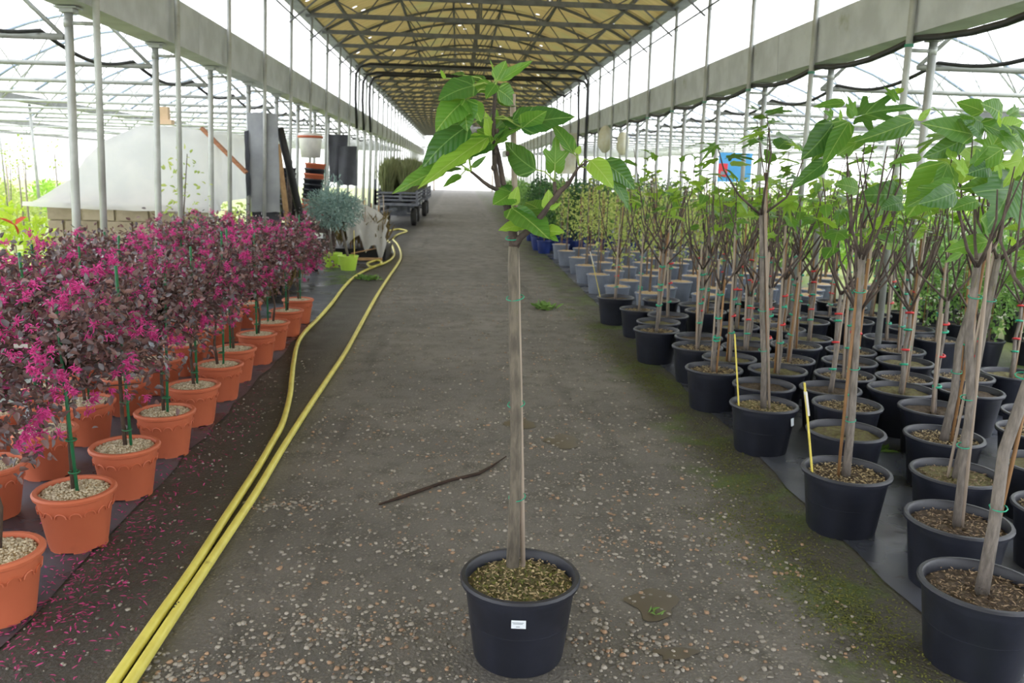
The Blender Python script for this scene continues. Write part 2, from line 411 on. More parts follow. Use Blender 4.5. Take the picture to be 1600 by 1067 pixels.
# pebbles
ICO_V = []; t_ = (1+5**.5)/2
for a in (-1, 1):
    for c in (-t_, t_): ICO_V += [(a, c, 0), (0, a, c), (c, 0, a)]
ICO_V = np.array(ICO_V); ICO_V /= np.linalg.norm(ICO_V[0])
def hull_faces():
    fs = []; n = len(ICO_V); dmin = min(np.linalg.norm(ICO_V[0]-ICO_V[i]) for i in range(1, n))*1.01
    for i in range(n):
        for j in range(i+1, n):
            for k in range(j+1, n):
                if all(np.linalg.norm(ICO_V[p]-ICO_V[q]) < dmin for p, q in ((i, j), (j, k), (i, k))):
                    nn = np.cross(ICO_V[j]-ICO_V[i], ICO_V[k]-ICO_V[i])
                    fs.append((i, j, k) if np.dot(nn, ICO_V[i]) > 0 else (i, k, j))
    return np.array(fs)
ICO_F = hull_faces()
def pebbles(name, xy, size, mat, label, flat=.55, z0=0):
    n = len(xy); s = size[:, None, None]*(.75+.5*N.random((n, 1, 3))); s[:, :, 2] *= flat
    V = ICO_V[None]*s*(1+.18*N.normal(size=(n, 12, 1))); a = N.random(n)*6.3
    ca, sa = np.cos(a)[:, None], np.sin(a)[:, None]
    V = np.stack([V[:, :, 0]*ca-V[:, :, 1]*sa, V[:, :, 0]*sa+V[:, :, 1]*ca, V[:, :, 2]], 2)
    V[:, :, :2] += xy[:, None, :]; V[:, :, 2] += z0+size[:, None]*flat*.35
    b = B(); b.v = [V.reshape(-1, 3)]; b.n = n*12
    b.f = (np.arange(n)[:, None, None]*12+ICO_F[None]).reshape(-1, 3).tolist()
    o = b.obj(name, mat); stuff(o)
    return tag(o, label, 'pebbles') if label else o
def clump(cx, cy, sx, sy, n): return np.stack([N.normal(cx, sx, n), N.normal(cy, sy, n)], 1)
def field(x0, x1, y0, y1, n, pw=1.0): return np.stack([x0+(x1-x0)*N.random(n), y0+(y1-y0)*N.random(n)**pw], 1)
CL = [(620, 970, .22, .13, 260), (510, 985, .16, .09, 160), (640, 850, .12, .07, 90), (440, 788, .18, .04, 160), (270, 1045, .16, .06, 200), (1000, 850, .3, .14, 260),
      (930, 1010, .2, .1, 160), (960, 780, .3, .2, 160), (760, 740, .35, .25, 150), (1150, 900, .2, .2, 100), (560, 1050, .3, .06, 160), (850, 560, .3, .35, 160), (1000, 1000, .3, .12, 140)]
xy = [field(-.9, 1.5, 2.1, 5.5, 3400, 1.5), field(-1, 1.4, 4.5, 12, 2200)]
for (u, v, sx, sy, n) in CL:
    c = at_z(u, v); xy.append(clump(c.x, c.y, sx, sy, n))
xy = np.concatenate(xy); xy = xy[(np.hypot(xy[:, 0]-.22, xy[:, 1]-2.53) > .2) & (xy[:, 0] > -1.02)]
sz = .0035+.0085*N.random(len(xy))**1.8
k = N.random(len(xy)) < .76
pebbles('path_pebbles', xy[k], sz[k], 'pebble', 'loose grey pebbles scattered over the gravel path')
pebbles('path_pebbles', xy[~k], sz[~k], 'pebble_warm', 'loose tan and orange pebbles scattered over the gravel path')
xy = field(-1.5, -1.08, 2.2, 7, 380); pebbles('border_pebbles', xy, .003+.006*N.random(len(xy))**2, 'pebble', 'small stones in the dark soil between hose and terracotta pots')
def flakes(name, xy, z, L, w, mat, label, cat, tilt=.25):
    n = len(xy); pos = np.column_stack([xy, np.full(n, z)]); a = N.random(n)*6.3
    d = np.column_stack([np.cos(a), np.sin(a), N.normal(0, tilt, n)]); nr = np.column_stack([N.normal(0, .3, n), N.normal(0, .3, n), np.ones(n)])
    V, Fc = leaves(pos, d, L*(.5+N.random(n)), w, .15, .1, nr); b = B(); b.add(V, Fc)
    return stuff(tag(b.obj(name, mat), label, cat))
xy = np.concatenate([clump(-1.4, 3.0, .14, .5, 700), clump(-1.45, 4.2, .15, .9, 450), clump(-1.6, 2.6, .12, .3, 240)]); xy = xy[xy[:, 0] < -1.1]
flakes('fallen_petals', xy, .012, .022, .006, 'fallen_petal', 'magenta petals fallen on dark soil beside the terracotta pots', 'petals')
xy = np.concatenate([clump(1.5, 2.75, .1, .25, 2600), clump(1.42, 3.5, .14, .3, 2200), clump(1.6, 4.4, .1, .5, 2200), clump(1.56, 6.2, .09, .35, 2600), clump(1.5, 7.2, .1, .5, 1800), clump(1.5, 8.6, .1, .8, 1200), clump(1.45, 12, .12, 1.5, 700)]); xy = xy[xy[:, 0] < 1.74]
flakes('moss', xy, .003, .011, .006, 'moss', 'green moss along the edge of the right fabric', 'moss', .5)
def weed(u, v, n, s, label):
    c = at_z(u, v); a = N.random(n)*6.3; d = np.column_stack([np.cos(a), np.sin(a), .3+.8*N.random(n)])
    pos = np.column_stack([N.normal(0, s*.5, n), N.normal(0, s*.5, n), np.full(n, .004)])
    V, Fc = leaves(pos, d, s*(.6+.8*N.random(n)), s*.3); b = B(); b.add(V, Fc)
    o = b.obj('weed', 'weed'); o.location = c; tag(o, label, 'weed')
weed(850, 482, 60, .12, 'small green weed growing in the gravel path')
weed(578, 437, 40, .12, 'small green weed beside the yellow hose near lime pots')
weed(1371, 704, 30, .06, 'tiny weed on fabric between the black pots')
weed(1022, 962, 8, .03, 'scrap of green leaf lying in the muddy puddle')

# ---------------------------------------------------------------- nave: posts, concrete gutters, trusses, roof
def arch_z(x): return ZE+RISE*(1-((x-(XL+XR)/2)/((XR-XL)/2))**2)
gut = [(-.16, .40), (-.16, .42), (-.10, .42), (-.10, .12), (.10, .12), (.10, .42), (.16, .42), (.16, .40), (.11, 0), (-.11, 0)]
gsec = [(-.13, 0), (.13, 0), (.15, .42), (.09, .42), (.07, .1), (-.07, .1), (-.09, .42), (-.15, .42)]
def gutter(name, x, z, y0, y1, seg, label):
    e = thing(name, label, 'gutter', (x, 0, z)); e['kind'] = 'structure'
    n = len(gsec); y = y0; b = B()
    v = [(px, yy, pz) for yy in (0, seg-.012) for px, pz in gsec]
    f = [(i, (i+1) % n, (i+1) % n+n, i+n) for i in range(n)]+[tuple(range(n-1, -1, -1)), tuple(range(n, 2*n))]
    me = b.add(v, f).mesh('gutter_segment', 'concrete', False)
    while y < y1: put('gutter_segment', me, e, (0, y, 0)); y += seg
    return e
for nm, x, lab in (('trim_gutter_left', -2.86, 'stained concrete gutter beam carried on the left posts'), ('trim_gutter_right', 3.62, 'stained concrete gutter beam carried on the right posts with black cable')):
    gutter(nm, x, 2.72, -1.5, YEND+1, 5.4, lab)
def post_mesh(h, r, lean):
    b = B(); b.tube([(0, 0, 0), (-lean*h*-.5, 0, h*.5), (lean*h, 0, h)], r, 10); return b.mesh('post', 'galvanised')
clamp = B().tube([(0, 0, -.03), (0, 0, .03)], .034, 10).bar((0, 0, 0), (.22, 0, 0), .025).mesh('clamp_bracket', 'galvanised')
cap = B().box((0, 0, 0), (.16, .12, .012)).box((0, 0, -.02), (.1, .1, .03)).mesh('bearing_plate', 'galvanised', False)
col_r = B().tube([(0, 0, -.025), (0, 0, .025)], .031, 10).mesh('collar', 'galvanised')
twine = B().ring((0, 0, 0), .032, .004).ring((0, 0, .012), .032, .004).mesh('twine', 'teal_tie')
PI_L = post_mesh(ZE+.05, .026, .037); PI_R = post_mesh(ZE+.05, .026, -.012)
PO_L = post_mesh(2.71, .032, .04); PO_R = post_mesh(2.71, .032, -.015)
for k in range(KN):
    y = Y0+DY*k
    o = put('inner_post', PI_L, None, (XL-.06, y, 0)); tag(o, 'slim galvanised post rising past the left concrete gutter to the eave', 'post', 'inner posts on the left')
    if k < 20: put('collar', col_r, o, (.1436, 0, 3.88))
    o = put('outer_post', PO_L, None, (XLo-.06, y+.1, 0)); tag(o, 'galvanised post bearing the underside of the left concrete gutter', 'post', 'outer posts on the left')
    if k < 16:
        put('bearing_plate', cap, o, (.11, 0, 2.705)); put('clamp_bracket', clamp, o, (.1, 0, 2.6))
    y -= .12
    o = put('inner_post', PI_R, None, (XR+.03, y, 0)); tag(o, 'slim galvanised post rising past the right concrete gutter to the eave', 'post', 'inner posts on the right')
    if k < 20: put('collar', col_r, o, (-.0466, 0, 3.88))
    if k < 6: put('twine', twine, o, (-.03, 0, 2.62))
    o = put('outer_post', PO_R, None, (XRo+.05, y+.05, 0)); tag(o, 'galvanised post bearing the underside of the right concrete gutter', 'post', 'outer posts on the right')
    if k < 16:
        put('bearing_plate', cap, o, (-.04, 0, 2.705)); put('clamp_bracket', clamp, o, (-.04, 0, 2.6), (0, 0, PI))
for nm, x in (('side_rail', XL+.12), ('side_rail', XR-.053)):
    o = B().tube([(x, 5, 3.88), (x, YEND, 3.88)], .012, 6).obj(nm, 'roof_steel')
    tag(o, 'thin steel rail running along the %s posts below the eave' % ('left' if x < 0 else 'right'), 'rail')
# trusses
def truss():
    e = thing('roof_truss', 'grey steel arched truss spanning the nave under the yellowed roof', 'truss', group='roof trusses of the nave')
    B().box(((XL+XR)/2, 0, ZE), (XR-XL, .05, .075)).obj('tie_beam', 'roof_steel', e, False)
    xs = np.linspace(XL, XR, 17); B().tube([(x, 0, arch_z(x)) for x in xs], .03, 6).obj('arch_chord', 'roof_steel', e)
    nodes = np.linspace(XL, XR, 7)
    for i in range(6):
        a, c = nodes[i], nodes[i+1]; m = (a+c)/2
        for p, q in ((a, m), (m, c)):
            za = ZE if p != m else arch_z(m); zb = ZE if q != m else arch_z(m)
            B().bar((p, 0, za), (q, 0, zb), .02).obj('web_bar', 'roof_steel', e, False)
    B().bar(((XL+XR)/2, 0, ZE), ((XL+XR)/2, 0, arch_z((XL+XR)/2)), .035).obj('king_post', 'roof_steel', e, False)
    for x, s in ((XL, 1), (XR, -1)): B().bar((x+s*.06, 0, ZE-.42), (x+s*.55, 0, ZE-.02), .022).obj('knee_brace', 'roof_steel', e, False)
    return e
T0 = truss()
for i, k in enumerate(range(3, KN)):
    y = Y0+DY*k-.06
    o = T0 if i == 0 else dup(T0, (0, 0, 0)); o.location = (0, y, 0)
    if i < 6: o['label'] = 'grey steel arched truss, %s in front of the black water pipes' % ('sixth', 'fifth', 'fourth', 'third', 'second', 'first')[i]
    else: o['label'] = 'grey steel arched truss under yellowed roof beyond the first water pipe'
ce = bpy.data.objects.new('ceiling', None); COL.objects.link(ce); struct(ce)
xs = np.linspace(XL-.12, XR+.12, 15)
sheet = B().grid([[(x, y, arch_z(x)+.07) for x in xs] for y in (-.03, DY+.03)]).mesh('roof_sheet', 'roof_sheet')
for k in range(-9, KN): put('roof_sheet', sheet, ce, (0, Y0+DY*k, .004*(k % 2)))
for x in np.linspace(XL+.5, XR-.5, 6):
    B().box((0, 0, 0), (.045, YEND-8, .06)).obj('purlin', 'roof_steel', ce, False).location = (x, (YEND+8)/2, arch_z(x)+.03)
for s, x in ((1, XL-.02), (-1, XR+.02)):
    b = B(); b.box((0, 0, 0), (.22, YEND+6, .05)); b.box((-s*.1, 0, .06), (.03, YEND+6, .16))
    o = b.obj('eave_beam', 'eave_steel', ce, False); o.location = (x, (YEND-6)/2, ZE+.03)
# film wall between gutter and eave
for nm, x in (('wall_left', -2.84), ('wall_right', 3.62)):
    e = bpy.data.objects.new(nm, None); COL.objects.link(e); struct(e)
    me = B().grid([[(0, y, z) for y in (0, DY-.01)] for z in (3.1, ZE+.02)]).mesh('film_panel', 'film')
    for k in range(-5, KN-1): put('film_panel', me, e, (x, Y0+DY*k, 0))
# far gable
e = bpy.data.objects.new('wall_back', None); COL.objects.link(e); struct(e)
xs = np.linspace(XL-.15, XR+.15, 15)
B().grid([[(x, YEND+.6, z) for x in xs] for z in (3.3, 3.7)]+[[(x, YEND+.6, arch_z(x)) for x in xs]]).obj('gable_film', 'film', e)
B().bar((XL-.2, YEND+.55, 3.3), (XR+.2, YEND+.55, 3.3), .09).obj('gable_beam', 'eave_steel', e)
for x in (-1.9, 2.7): B().bar((x, YEND+.55, 0), (x, YEND+.55, 3.3), .09).obj('door_post', 'wood_pale', e)
for x0, x1 in ((XL-.15, -1.9), (2.7, XR+.15)): B().grid([[(x, YEND+.62, z) for x in (x0, x1)] for z in (0, 3.3)]).obj('film_panel', 'film', e)

# ---------------------------------------------------------------- side bays: hoops, ties, wires, film, far posts
BW = 6.3
def hoop_thing(detail, label, group):
    """local x runs 0..BW across the bay"""
    e = thing('hoop_frame', label, 'frame', group=group); n = 15
    hz = lambda x: 3.02+1.12*(1-((x-BW/2)/(BW/2))**2)
    B().tube([(x, 0, hz(x)) for x in np.linspace(0, BW, n)], .028, 6).obj('hoop', 'galvanised_blue', e)
    B().tube([(0, 0, 2.5), (BW, 0, 2.5)], .026, 6).obj('tie_bar', 'galvanised', e)
    for s in (0, 1):
        x0, x1 = (0, 1.25) if s == 0 else (BW, BW-1.25)
        B().tube([(x0, 0, 2.5), (x1, 0, hz(x1))], .018, 5).obj('strut', 'galvanised', e)
        if detail:
            x2 = .33*BW if s == 0 else .67*BW
            B().tube([(x2, 0, 2.5), (x1, 0, hz(x1))], .007, 4).obj('wire', 'galvanised', e)
            B().tube([(x2, 0, 2.5), (BW/2, 0, hz(BW/2))], .007, 4).obj('wire', 'galvanised', e)
    return e
HD = hoop_thing(True, 'bluish tube hoop with tie bar and struts over the bay beside the left gutter', 'hoops beside the left gutter')
HS = hoop_thing(False, 'bluish tube hoop with tie bar and struts over a distant bay', 'hoops of the distant bays')
used = set()
def hoop(proto, x, y):
    o = proto if proto.name not in used else dup(proto, (0, 0, 0)); used.add(proto.name); o.location = (x, y, 0)
    if proto is HD and x > 0: o['label'] = 'bluish tube hoop with tie bar and struts over the bay beside the right gutter'; o['group'] = 'hoops beside the right gutter'
for side in (-1, 1):
    x0 = XLo if side < 0 else XRo
    for bay in range(4):
        xb = x0+side*BW*bay-(BW if side < 0 else 0)
        for k in range(-1, 22 if bay == 0 else 16):
            if bay >= 1 and (k < 1 or k % 2): continue
            hoop(HD if bay == 0 else HS, xb, Y0+DY*k+.1)
        if bay < 3:
            xg = x0+side*BW*(bay+1)
            o = B().box((0, 0, 0), (.2, 50, .14)).obj('distant_gutter', 'eave_steel', None, False); o.location = (xg, 30, 2.85)
            tag(o, 'thin grey gutter running between bays %s the %s' % (('next to', 'second from', 'third from')[bay], 'block wall with white tarp' if side < 0 else 'blue and red sign'), 'gutter')
            for k in range(1, 14, 2):
                o = put('bay_post', PO_R, None, (xg, Y0+DY*k, 0), None, (1, 1, 1.02)); tag(o, 'galvanised post standing between distant bays', 'post', 'posts of the distant bays')
    xs = np.linspace(0, BW, 13)
    for bay in range(4):
        xb = x0+side*BW*bay-(BW if side < 0 else 0)
        B().grid([[(xb+x, y, 3.06+1.12*(1-((x-BW/2)/(BW/2))**2)) for x in xs] for y in (-12, 20, 50)]).obj('ceiling_film', 'film')['kind'] = 'structure'
# black hose slung between the left posts, black cable along the right gutter
pts = []
for k in range(-1, 12):
    y = Y0+.1+DY*k
    for t in np.linspace(0, 1, 13)[:-1]: pts.append((XLo-.17, y+DY*t, 2.54-.11*math.sin(PI*t)))
tag(B().tube(pts, .016, 6).obj('slung_hose', 'black_tube'), 'black water hose sagging from post to post on the left', 'hose')
pts = []
for k in range(-2, 14):
    y = Y0-.12+DY*k
    for t in np.linspace(0, 1, 6)[:-1]: pts.append((3.497, y+DY*t, 2.682-.07*math.sin(PI*t)))
tag(B().tube(pts, .026, 6).obj('black_cable', 'black_tube'), 'thick black cable tied under the right concrete gutter', 'cable')
pts = []
for k in range(-2, 9):
    y = Y0+.1+DY*k
    for t in np.linspace(0, 1, 13)[:-1]: pts.append((XRo+.17, y+DY*t, 2.54-.11*math.sin(PI*t)))
tag(B().tube(pts, .016, 6).obj('slung_hose', 'black_tube'), 'thin dark hose sagging behind the outer posts on the right', 'hose')
# black water pipes crossing the nave
for y, dz, xl, xr, lab in ((21.3, -.06, XL+.18, XR-.25, 'black water pipe crossing below the trusses, first of three'), (22.2, -.16, XL+.25, XR-.1, 'black water pipe crossing below the trusses, middle of three'), (23.4, -.1, XL+.3, XR-.45, 'black water pipe crossing below the trusses with a dip by the right post')):
    z = ZE+dz-.05; pl = [(xl, y, 2.55), (xl-.02, y, 3.3), (xl, y, z-.25), (xl+.1, y, z-.07), (xl+.35, y, z)]
    pr = [(xr-.35, y, z), (xr-.1, y, z-.07), (xr, y, z-.25), (xr, y, 3.2), (xr, y, 1.4), (xr, y, 0)]
    if y > 23: pr = [(xr-.8, y, z), (xr-.3, y, z-.35), (xr-.1, y, z-.38), (xr+.25, y, z-.1), (xr+.3, y, 3.0), (xr+.3, y, 1.4), (xr+.3, y, 0)]
    tag(B().tube(pl+pr, .032, 7).obj('water_pipe', 'black_tube'), lab, 'pipe')

# ---------------------------------------------------------------- pots
def pot_profile(h, rt, rb, lip, t=.006):
    return [(rb*.97, 0), (rb, .012), (rb+(rt-rb)*.86, h*.84), (rt-.004, h-.045), (rt-.003, h-.022), (rt+lip, h-.02), (rt+lip+.003, h-.008), (rt+lip-.002, h),
            (rt-.002, h+.001), (rt-.008, h-.006), (rt-.012, h-.05), (rb+(rt-rb)*.5, h*.5)]
MESH = {}
MESH['pot'] = B().lathe(pot_profile(.29, .186, .152, .012), 36).mesh('pot', 'black_plastic', True, True)
MESH['pot_low'] = B().lathe(pot_profile(.27, .15, .118, .008), 20).mesh('pot', 'grey_plastic', True, True)
MESH['pot_blue'] = B().lathe(pot_profile(.26, .15, .12, .008), 14).mesh('pot', 'blue_plastic', True, True)
MESH['pot_small'] = B().lathe(pot_profile(.24, .13, .1, .008), 16).mesh('pot', 'black_plastic', True, True)
MESH['pot_lime'] = B().lathe(pot_profile(.24, .158, .115, .006), 24).mesh('pot', 'lime_plastic', True, True)
def soil_mesh(r, z, mat, amp=.008, n=9, mound=.0):
    v = []; f = []; v.append((0, 0, z+mound)); m = 24
    for i in range(1, n+1):
        rr = r*i/n
        for j in range(m):
            a = 2*PI*j/m; v.append((rr*math.cos(a), rr*math.sin(a), z+mound*(1-(i/n)**2)+(R.uniform(-amp, amp) if i < n else -.004)))
    f += [(0, 1+j, 1+(j+1) % m) for j in range(m)]
    for i in range(n-1):
        for j in range(m): a = 1+i*m+j; c = 1+i*m+(j+1) % m; f.append((a, a+m, c+m, c))
    return B().add(v, f).mesh('soil', mat)
MESH['soil'] = soil_mesh(.176, .255, 'soil'); MESH['soil_green'] = soil_mesh(.176, .258, 'soil_green')
MESH['mulch'] = soil_mesh(.144, .262, 'mulch', .005, 5, .02)
MESH['soil_small'] = soil_mesh(.122, .22, 'soil', .005, 4); MESH['soil_lime'] = soil_mesh(.15, .21, 'soil', .005, 4)
def chip_mesh(r, z, n, L, w, mat, tilt=.25):
    a = N.random(n)*6.3; rr = r*np.sqrt(N.random(n)); pos = np.column_stack([rr*np.cos(a), rr*np.sin(a), z+.006*N.random(n)]); a2 = N.random(n)*6.3
    d = np.column_stack([np.cos(a2), np.sin(a2), N.normal(0, tilt, n)]); nr = np.column_stack([N.normal(0, .4, n), N.normal(0, .4, n), np.ones(n)])
    V, Fc = leaves(pos, d, L*(.5+N.random(n)), w, .2, .1, nr); return B().add(V, Fc).mesh('chips', mat)
MESH['chips'] = chip_mesh(.168, .262, 520, .016, .006, 'chips'); MESH['chips_dark'] = chip_mesh(.168, .258, 420, .016, .005, 'chips_dark')
MESH['moss_top'] = chip_mesh(.165, .262, 260, .014, .008, 'moss', .5)
def pot_part(t, kind='soil', chips=None):
    p = put('pot', MESH['pot'], t); s = put('soil', MESH[kind], t)
    if chips: stuff(put('wood_chips', MESH[chips], s))
    return p

# terracotta pot with scalloped band and feet
def terracotta():
    h, rt, rb = .255, .152, .112
    b = B().lathe([(rb*.8, .012), (rb, .012), (rb+.004, .03), (rb+.028, h*.72), (rb+.03, h*.73), (rt-.008, h-.04), (rt-.004, h-.026), (rt+.008, h-.02), (rt+.011, h-.008), (rt+.004, h), (rt-.012, h), (rt-.016, h-.03), (rb, h*.5)], 36)
    for i in range(6):
        a = 2*PI*i/6
        b.add([(rr*math.cos(a+da), rr*math.sin(a+da), z) for da in (-.3, 0, .3) for rr in (rb*.72, rb+.001) for z in (0, .02)],
              [(0, 1, 5, 4), (4, 5, 9, 8), (2, 6, 7, 3), (6, 10, 11, 7), (0, 4, 6, 2), (4, 8, 10, 6), (0, 2, 3, 1), (8, 9, 11, 10)])
    for i in range(16):
        a0 = 2*PI*i/16
        pts = []
        for t in np.linspace(0, PI, 8):
            a = a0+.155*math.cos(t); z = h*.68+.022*math.sin(t); rr = rb+.024+.0125*(z/h-.6)*2.2+.004
            pts.append((rr*math.cos(a), rr*math.sin(a), z))
        b.tube(pts, .0032, 4)
    return b.mesh('pot', 'terracotta', True, True)
MESH['terracotta'] = terracotta()
MESH['grit'] = soil_mesh(.138, .238, 'mulch', .004, 6, .012)
n_ = 900; a_ = N.random(n_)*6.3; r_ = .134*np.sqrt(N.random(n_)); s_ = .003+.004*N.random(n_)
_o = pebbles('grit', np.column_stack([r_*np.cos(a_), r_*np.sin(a_)]), s_, 'grit', None, .7)
v_ = _o.data; co_ = np.empty(len(v_.vertices)*3); v_.vertices.foreach_get('co', co_); co_ = co_.reshape(-1, 3)
co_[:, 2] += .238+.012*(1-(np.hypot(co_[:, 0], co_[:, 1])/.138)**2); v_.vertices.foreach_set('co', co_.ravel()); v_.update()
MESH['grit_stones'] = v_; bpy.data.objects.remove(_o)

# ---------------------------------------------------------------- magenta flowering shrubs in terracotta pots
def crown_meshes(seed):
    rs = np.random.default_rng(seed); b = B(); g = B(); fl = B(); tw = B()
    tips = []
    for i in range(26):
        a = rs.random()*6.3; el = rs.uniform(-.5, 1.3); L = rs.uniform(.24, .37)
        d = np.array([math.cos(a)*math.cos(el), math.sin(a)*math.cos(el), math.sin(el)*1.15])
        p0 = np.array([0, 0, .82]); p1 = p0+d*L*.55+rs.normal(size=3)*.02; p2 = p0+d*L+np.array([0, 0, -.05*rs.random()])+rs.normal(size=3)*.02
        tw.tube([p0, p1, p2], [.006, .004, .002], 4); tips += [p1, p2, (p1+p2)/2]
    tips = np.array(tips)
    for bb, n, off in ((b, 1150, .07), (g, 420, .08)):
        c = tips[rs.integers(len(tips), size=n)]+rs.normal(size=(n, 3))*off
        c = c[(c[:, 2] > .62) | (rs.random(n) < .14)]; n = len(c)
        d = unit(c-np.array([0, 0, .82]))*.6+rs.normal(size=(n, 3))*.7; L = .024+.022*rs.random(n)
        V, Fc = leaves(c, d, L, L*.6); bb.add(V, Fc)
    nf = 34; outer = unit(rs.normal(size=(nf, 3)))*np.array([.34, .34, .36]); c = np.array([0, 0, .88])+outer*(.72+.33*rs.random((nf, 1)))
    c = np.repeat(c, 3, 0)+rs.normal(size=(nf*3, 3))*.035; c = c[c[:, 2] > .62]
    k = 24; cc = np.repeat(c, k, 0)+rs.normal(size=(len(c)*k, 3))*.008
    d = rs.normal(size=(len(cc), 3))+unit(cc-np.array([0, 0, .7]))*.7; L = .013+.013*rs.random(len(cc))
    V, Fc = leaves(cc, d, L, .006, .2, .5); fl.add(V, Fc)
    return b.mesh('foliage', 'purple_leaf'), g.mesh('young_foliage', 'purple_leaf_grey'), fl.mesh('flowers', 'magenta_petal'), tw.mesh('twigs', 'twig')
CR = [crown_meshes(100+i) for i in range(5)]
def shrub(x, y, rz, v, label, group, tags=(), tilt=0.0, sc=1.0):
    t = thing('flowering_shrub', label, 'shrub', (x, y, 0), group, rz)
    put('pot', MESH['terracotta'], t); s = put('gravel_bed', MESH['grit'], t); stuff(put('gravel', MESH['grit_stones'], s))
    k = R.uniform(-.02, .02); B().tube([(k, 0, .24), (k*2, .01, .4), (0, 0, .6), (0, .0, .86)], [.011, .009, .009, .006], 6).obj('stem', 'twig', t)
    top = R.uniform(1.02, 1.17); tx = R.uniform(-.05, .05)
    st = B().tube([(.02, -.02, .22), (.02+tx*.5, -.025, .6), (.02+tx, -.03, top)], .0075, 6).obj('stake', 'green_stake', t)
    for z in (.33, .47): B().ring((.012+tx*.4*z, -.012, z), .02, .004).obj('tie', 'green_stake', t)
    f, g, fl, tw = CR[v % 5]; rot = (tilt, 0, R.random()*6.3)
    c = put('crown', tw, t, (0, 0, (1-sc)*.8-.05), rot, sc)
    stuff(put('foliage', f, c)); stuff(put('young_foliage', g, c)); stuff(put('flowers', fl, c))
    for (col, dx, dy, z, w, h) in tags:
        B().box((dx, dy, z), (w, .002, h)).obj('plant_tag', col, t, False)['label'] = 'plastic plant tag'
    return t
front = [(-1.61, 2.80), (-1.59, 3.38), (-1.60, 3.94), (-1.61, 4.53), (-1.63, 5.10), (-1.63, 5.67), (-1.66, 6.18), (-1.63, 6.76), (-1.63, 7.29), (-1.62, 7.91), (-1.64, 8.59)]
simple('blue_tag', (40, 130, 220), None, .4)
ORD = ['last', 'second', 'third', 'fourth', 'fifth', 'sixth', 'seventh', 'eighth', 'ninth', 'tenth', 'eleventh']
for i, (x, y) in enumerate(front):
    lab = '%s magenta flowering shrub from the lime pots, front row along the soil strip' % ORD[10-i]
    tg = ()
    if i == 10: lab = 'last magenta flowering shrub of the front row, nearest the lime green pots'
    if i == 3: lab = 'magenta flowering shrub in front row with blue tag on its green stake'; tg = (('blue_tag', .05, -.34, 1.0, .035, .014),)
    if i == 1: lab = 'magenta flowering shrub in front row with white tag on its green stake'; tg = (('white_plastic', .03, -.36, .94, .06, .014),)
    shrub(x, y, R.random()*6 if not tg else 0, i, lab, 'flowering shrubs in the front row', tg, R.uniform(-.06, .06), .9 if i != 0 else .86)
for i, (x, y) in enumerate([(-2.12, 3.12), (-2.1, 3.67), (-2.1, 4.19), (-2.12, 4.72), (-2.12, 5.31), (-2.09, 5.81), (-2.08, 6.35), (-2.11, 7.01), (-2.12, 7.65), (-2.1, 8.3)]):
    shrub(x, y, R.random()*6, i+2, '%s magenta flowering shrub from the lime pots, second row behind the aisle row' % ('first' if i == 9 else ORD[9-i]), 'flowering shrubs in the second row', (), R.uniform(-.06, .06), .93)
for i, (x, y) in enumerate([(-2.52, 4.5), (-2.46, 5.05), (-2.5, 5.6), (-2.5, 6.15), (-2.42, 7.35), (-2.4, 8.0)]):
    shrub(x, y, R.random()*6, i+1, '%s magenta flowering shrub from the lime pots, back row against the left posts' % ('first' if i == 5 else ORD[5-i]), 'flowering shrubs in the back row', (), R.uniform(-.06, .06), .95)

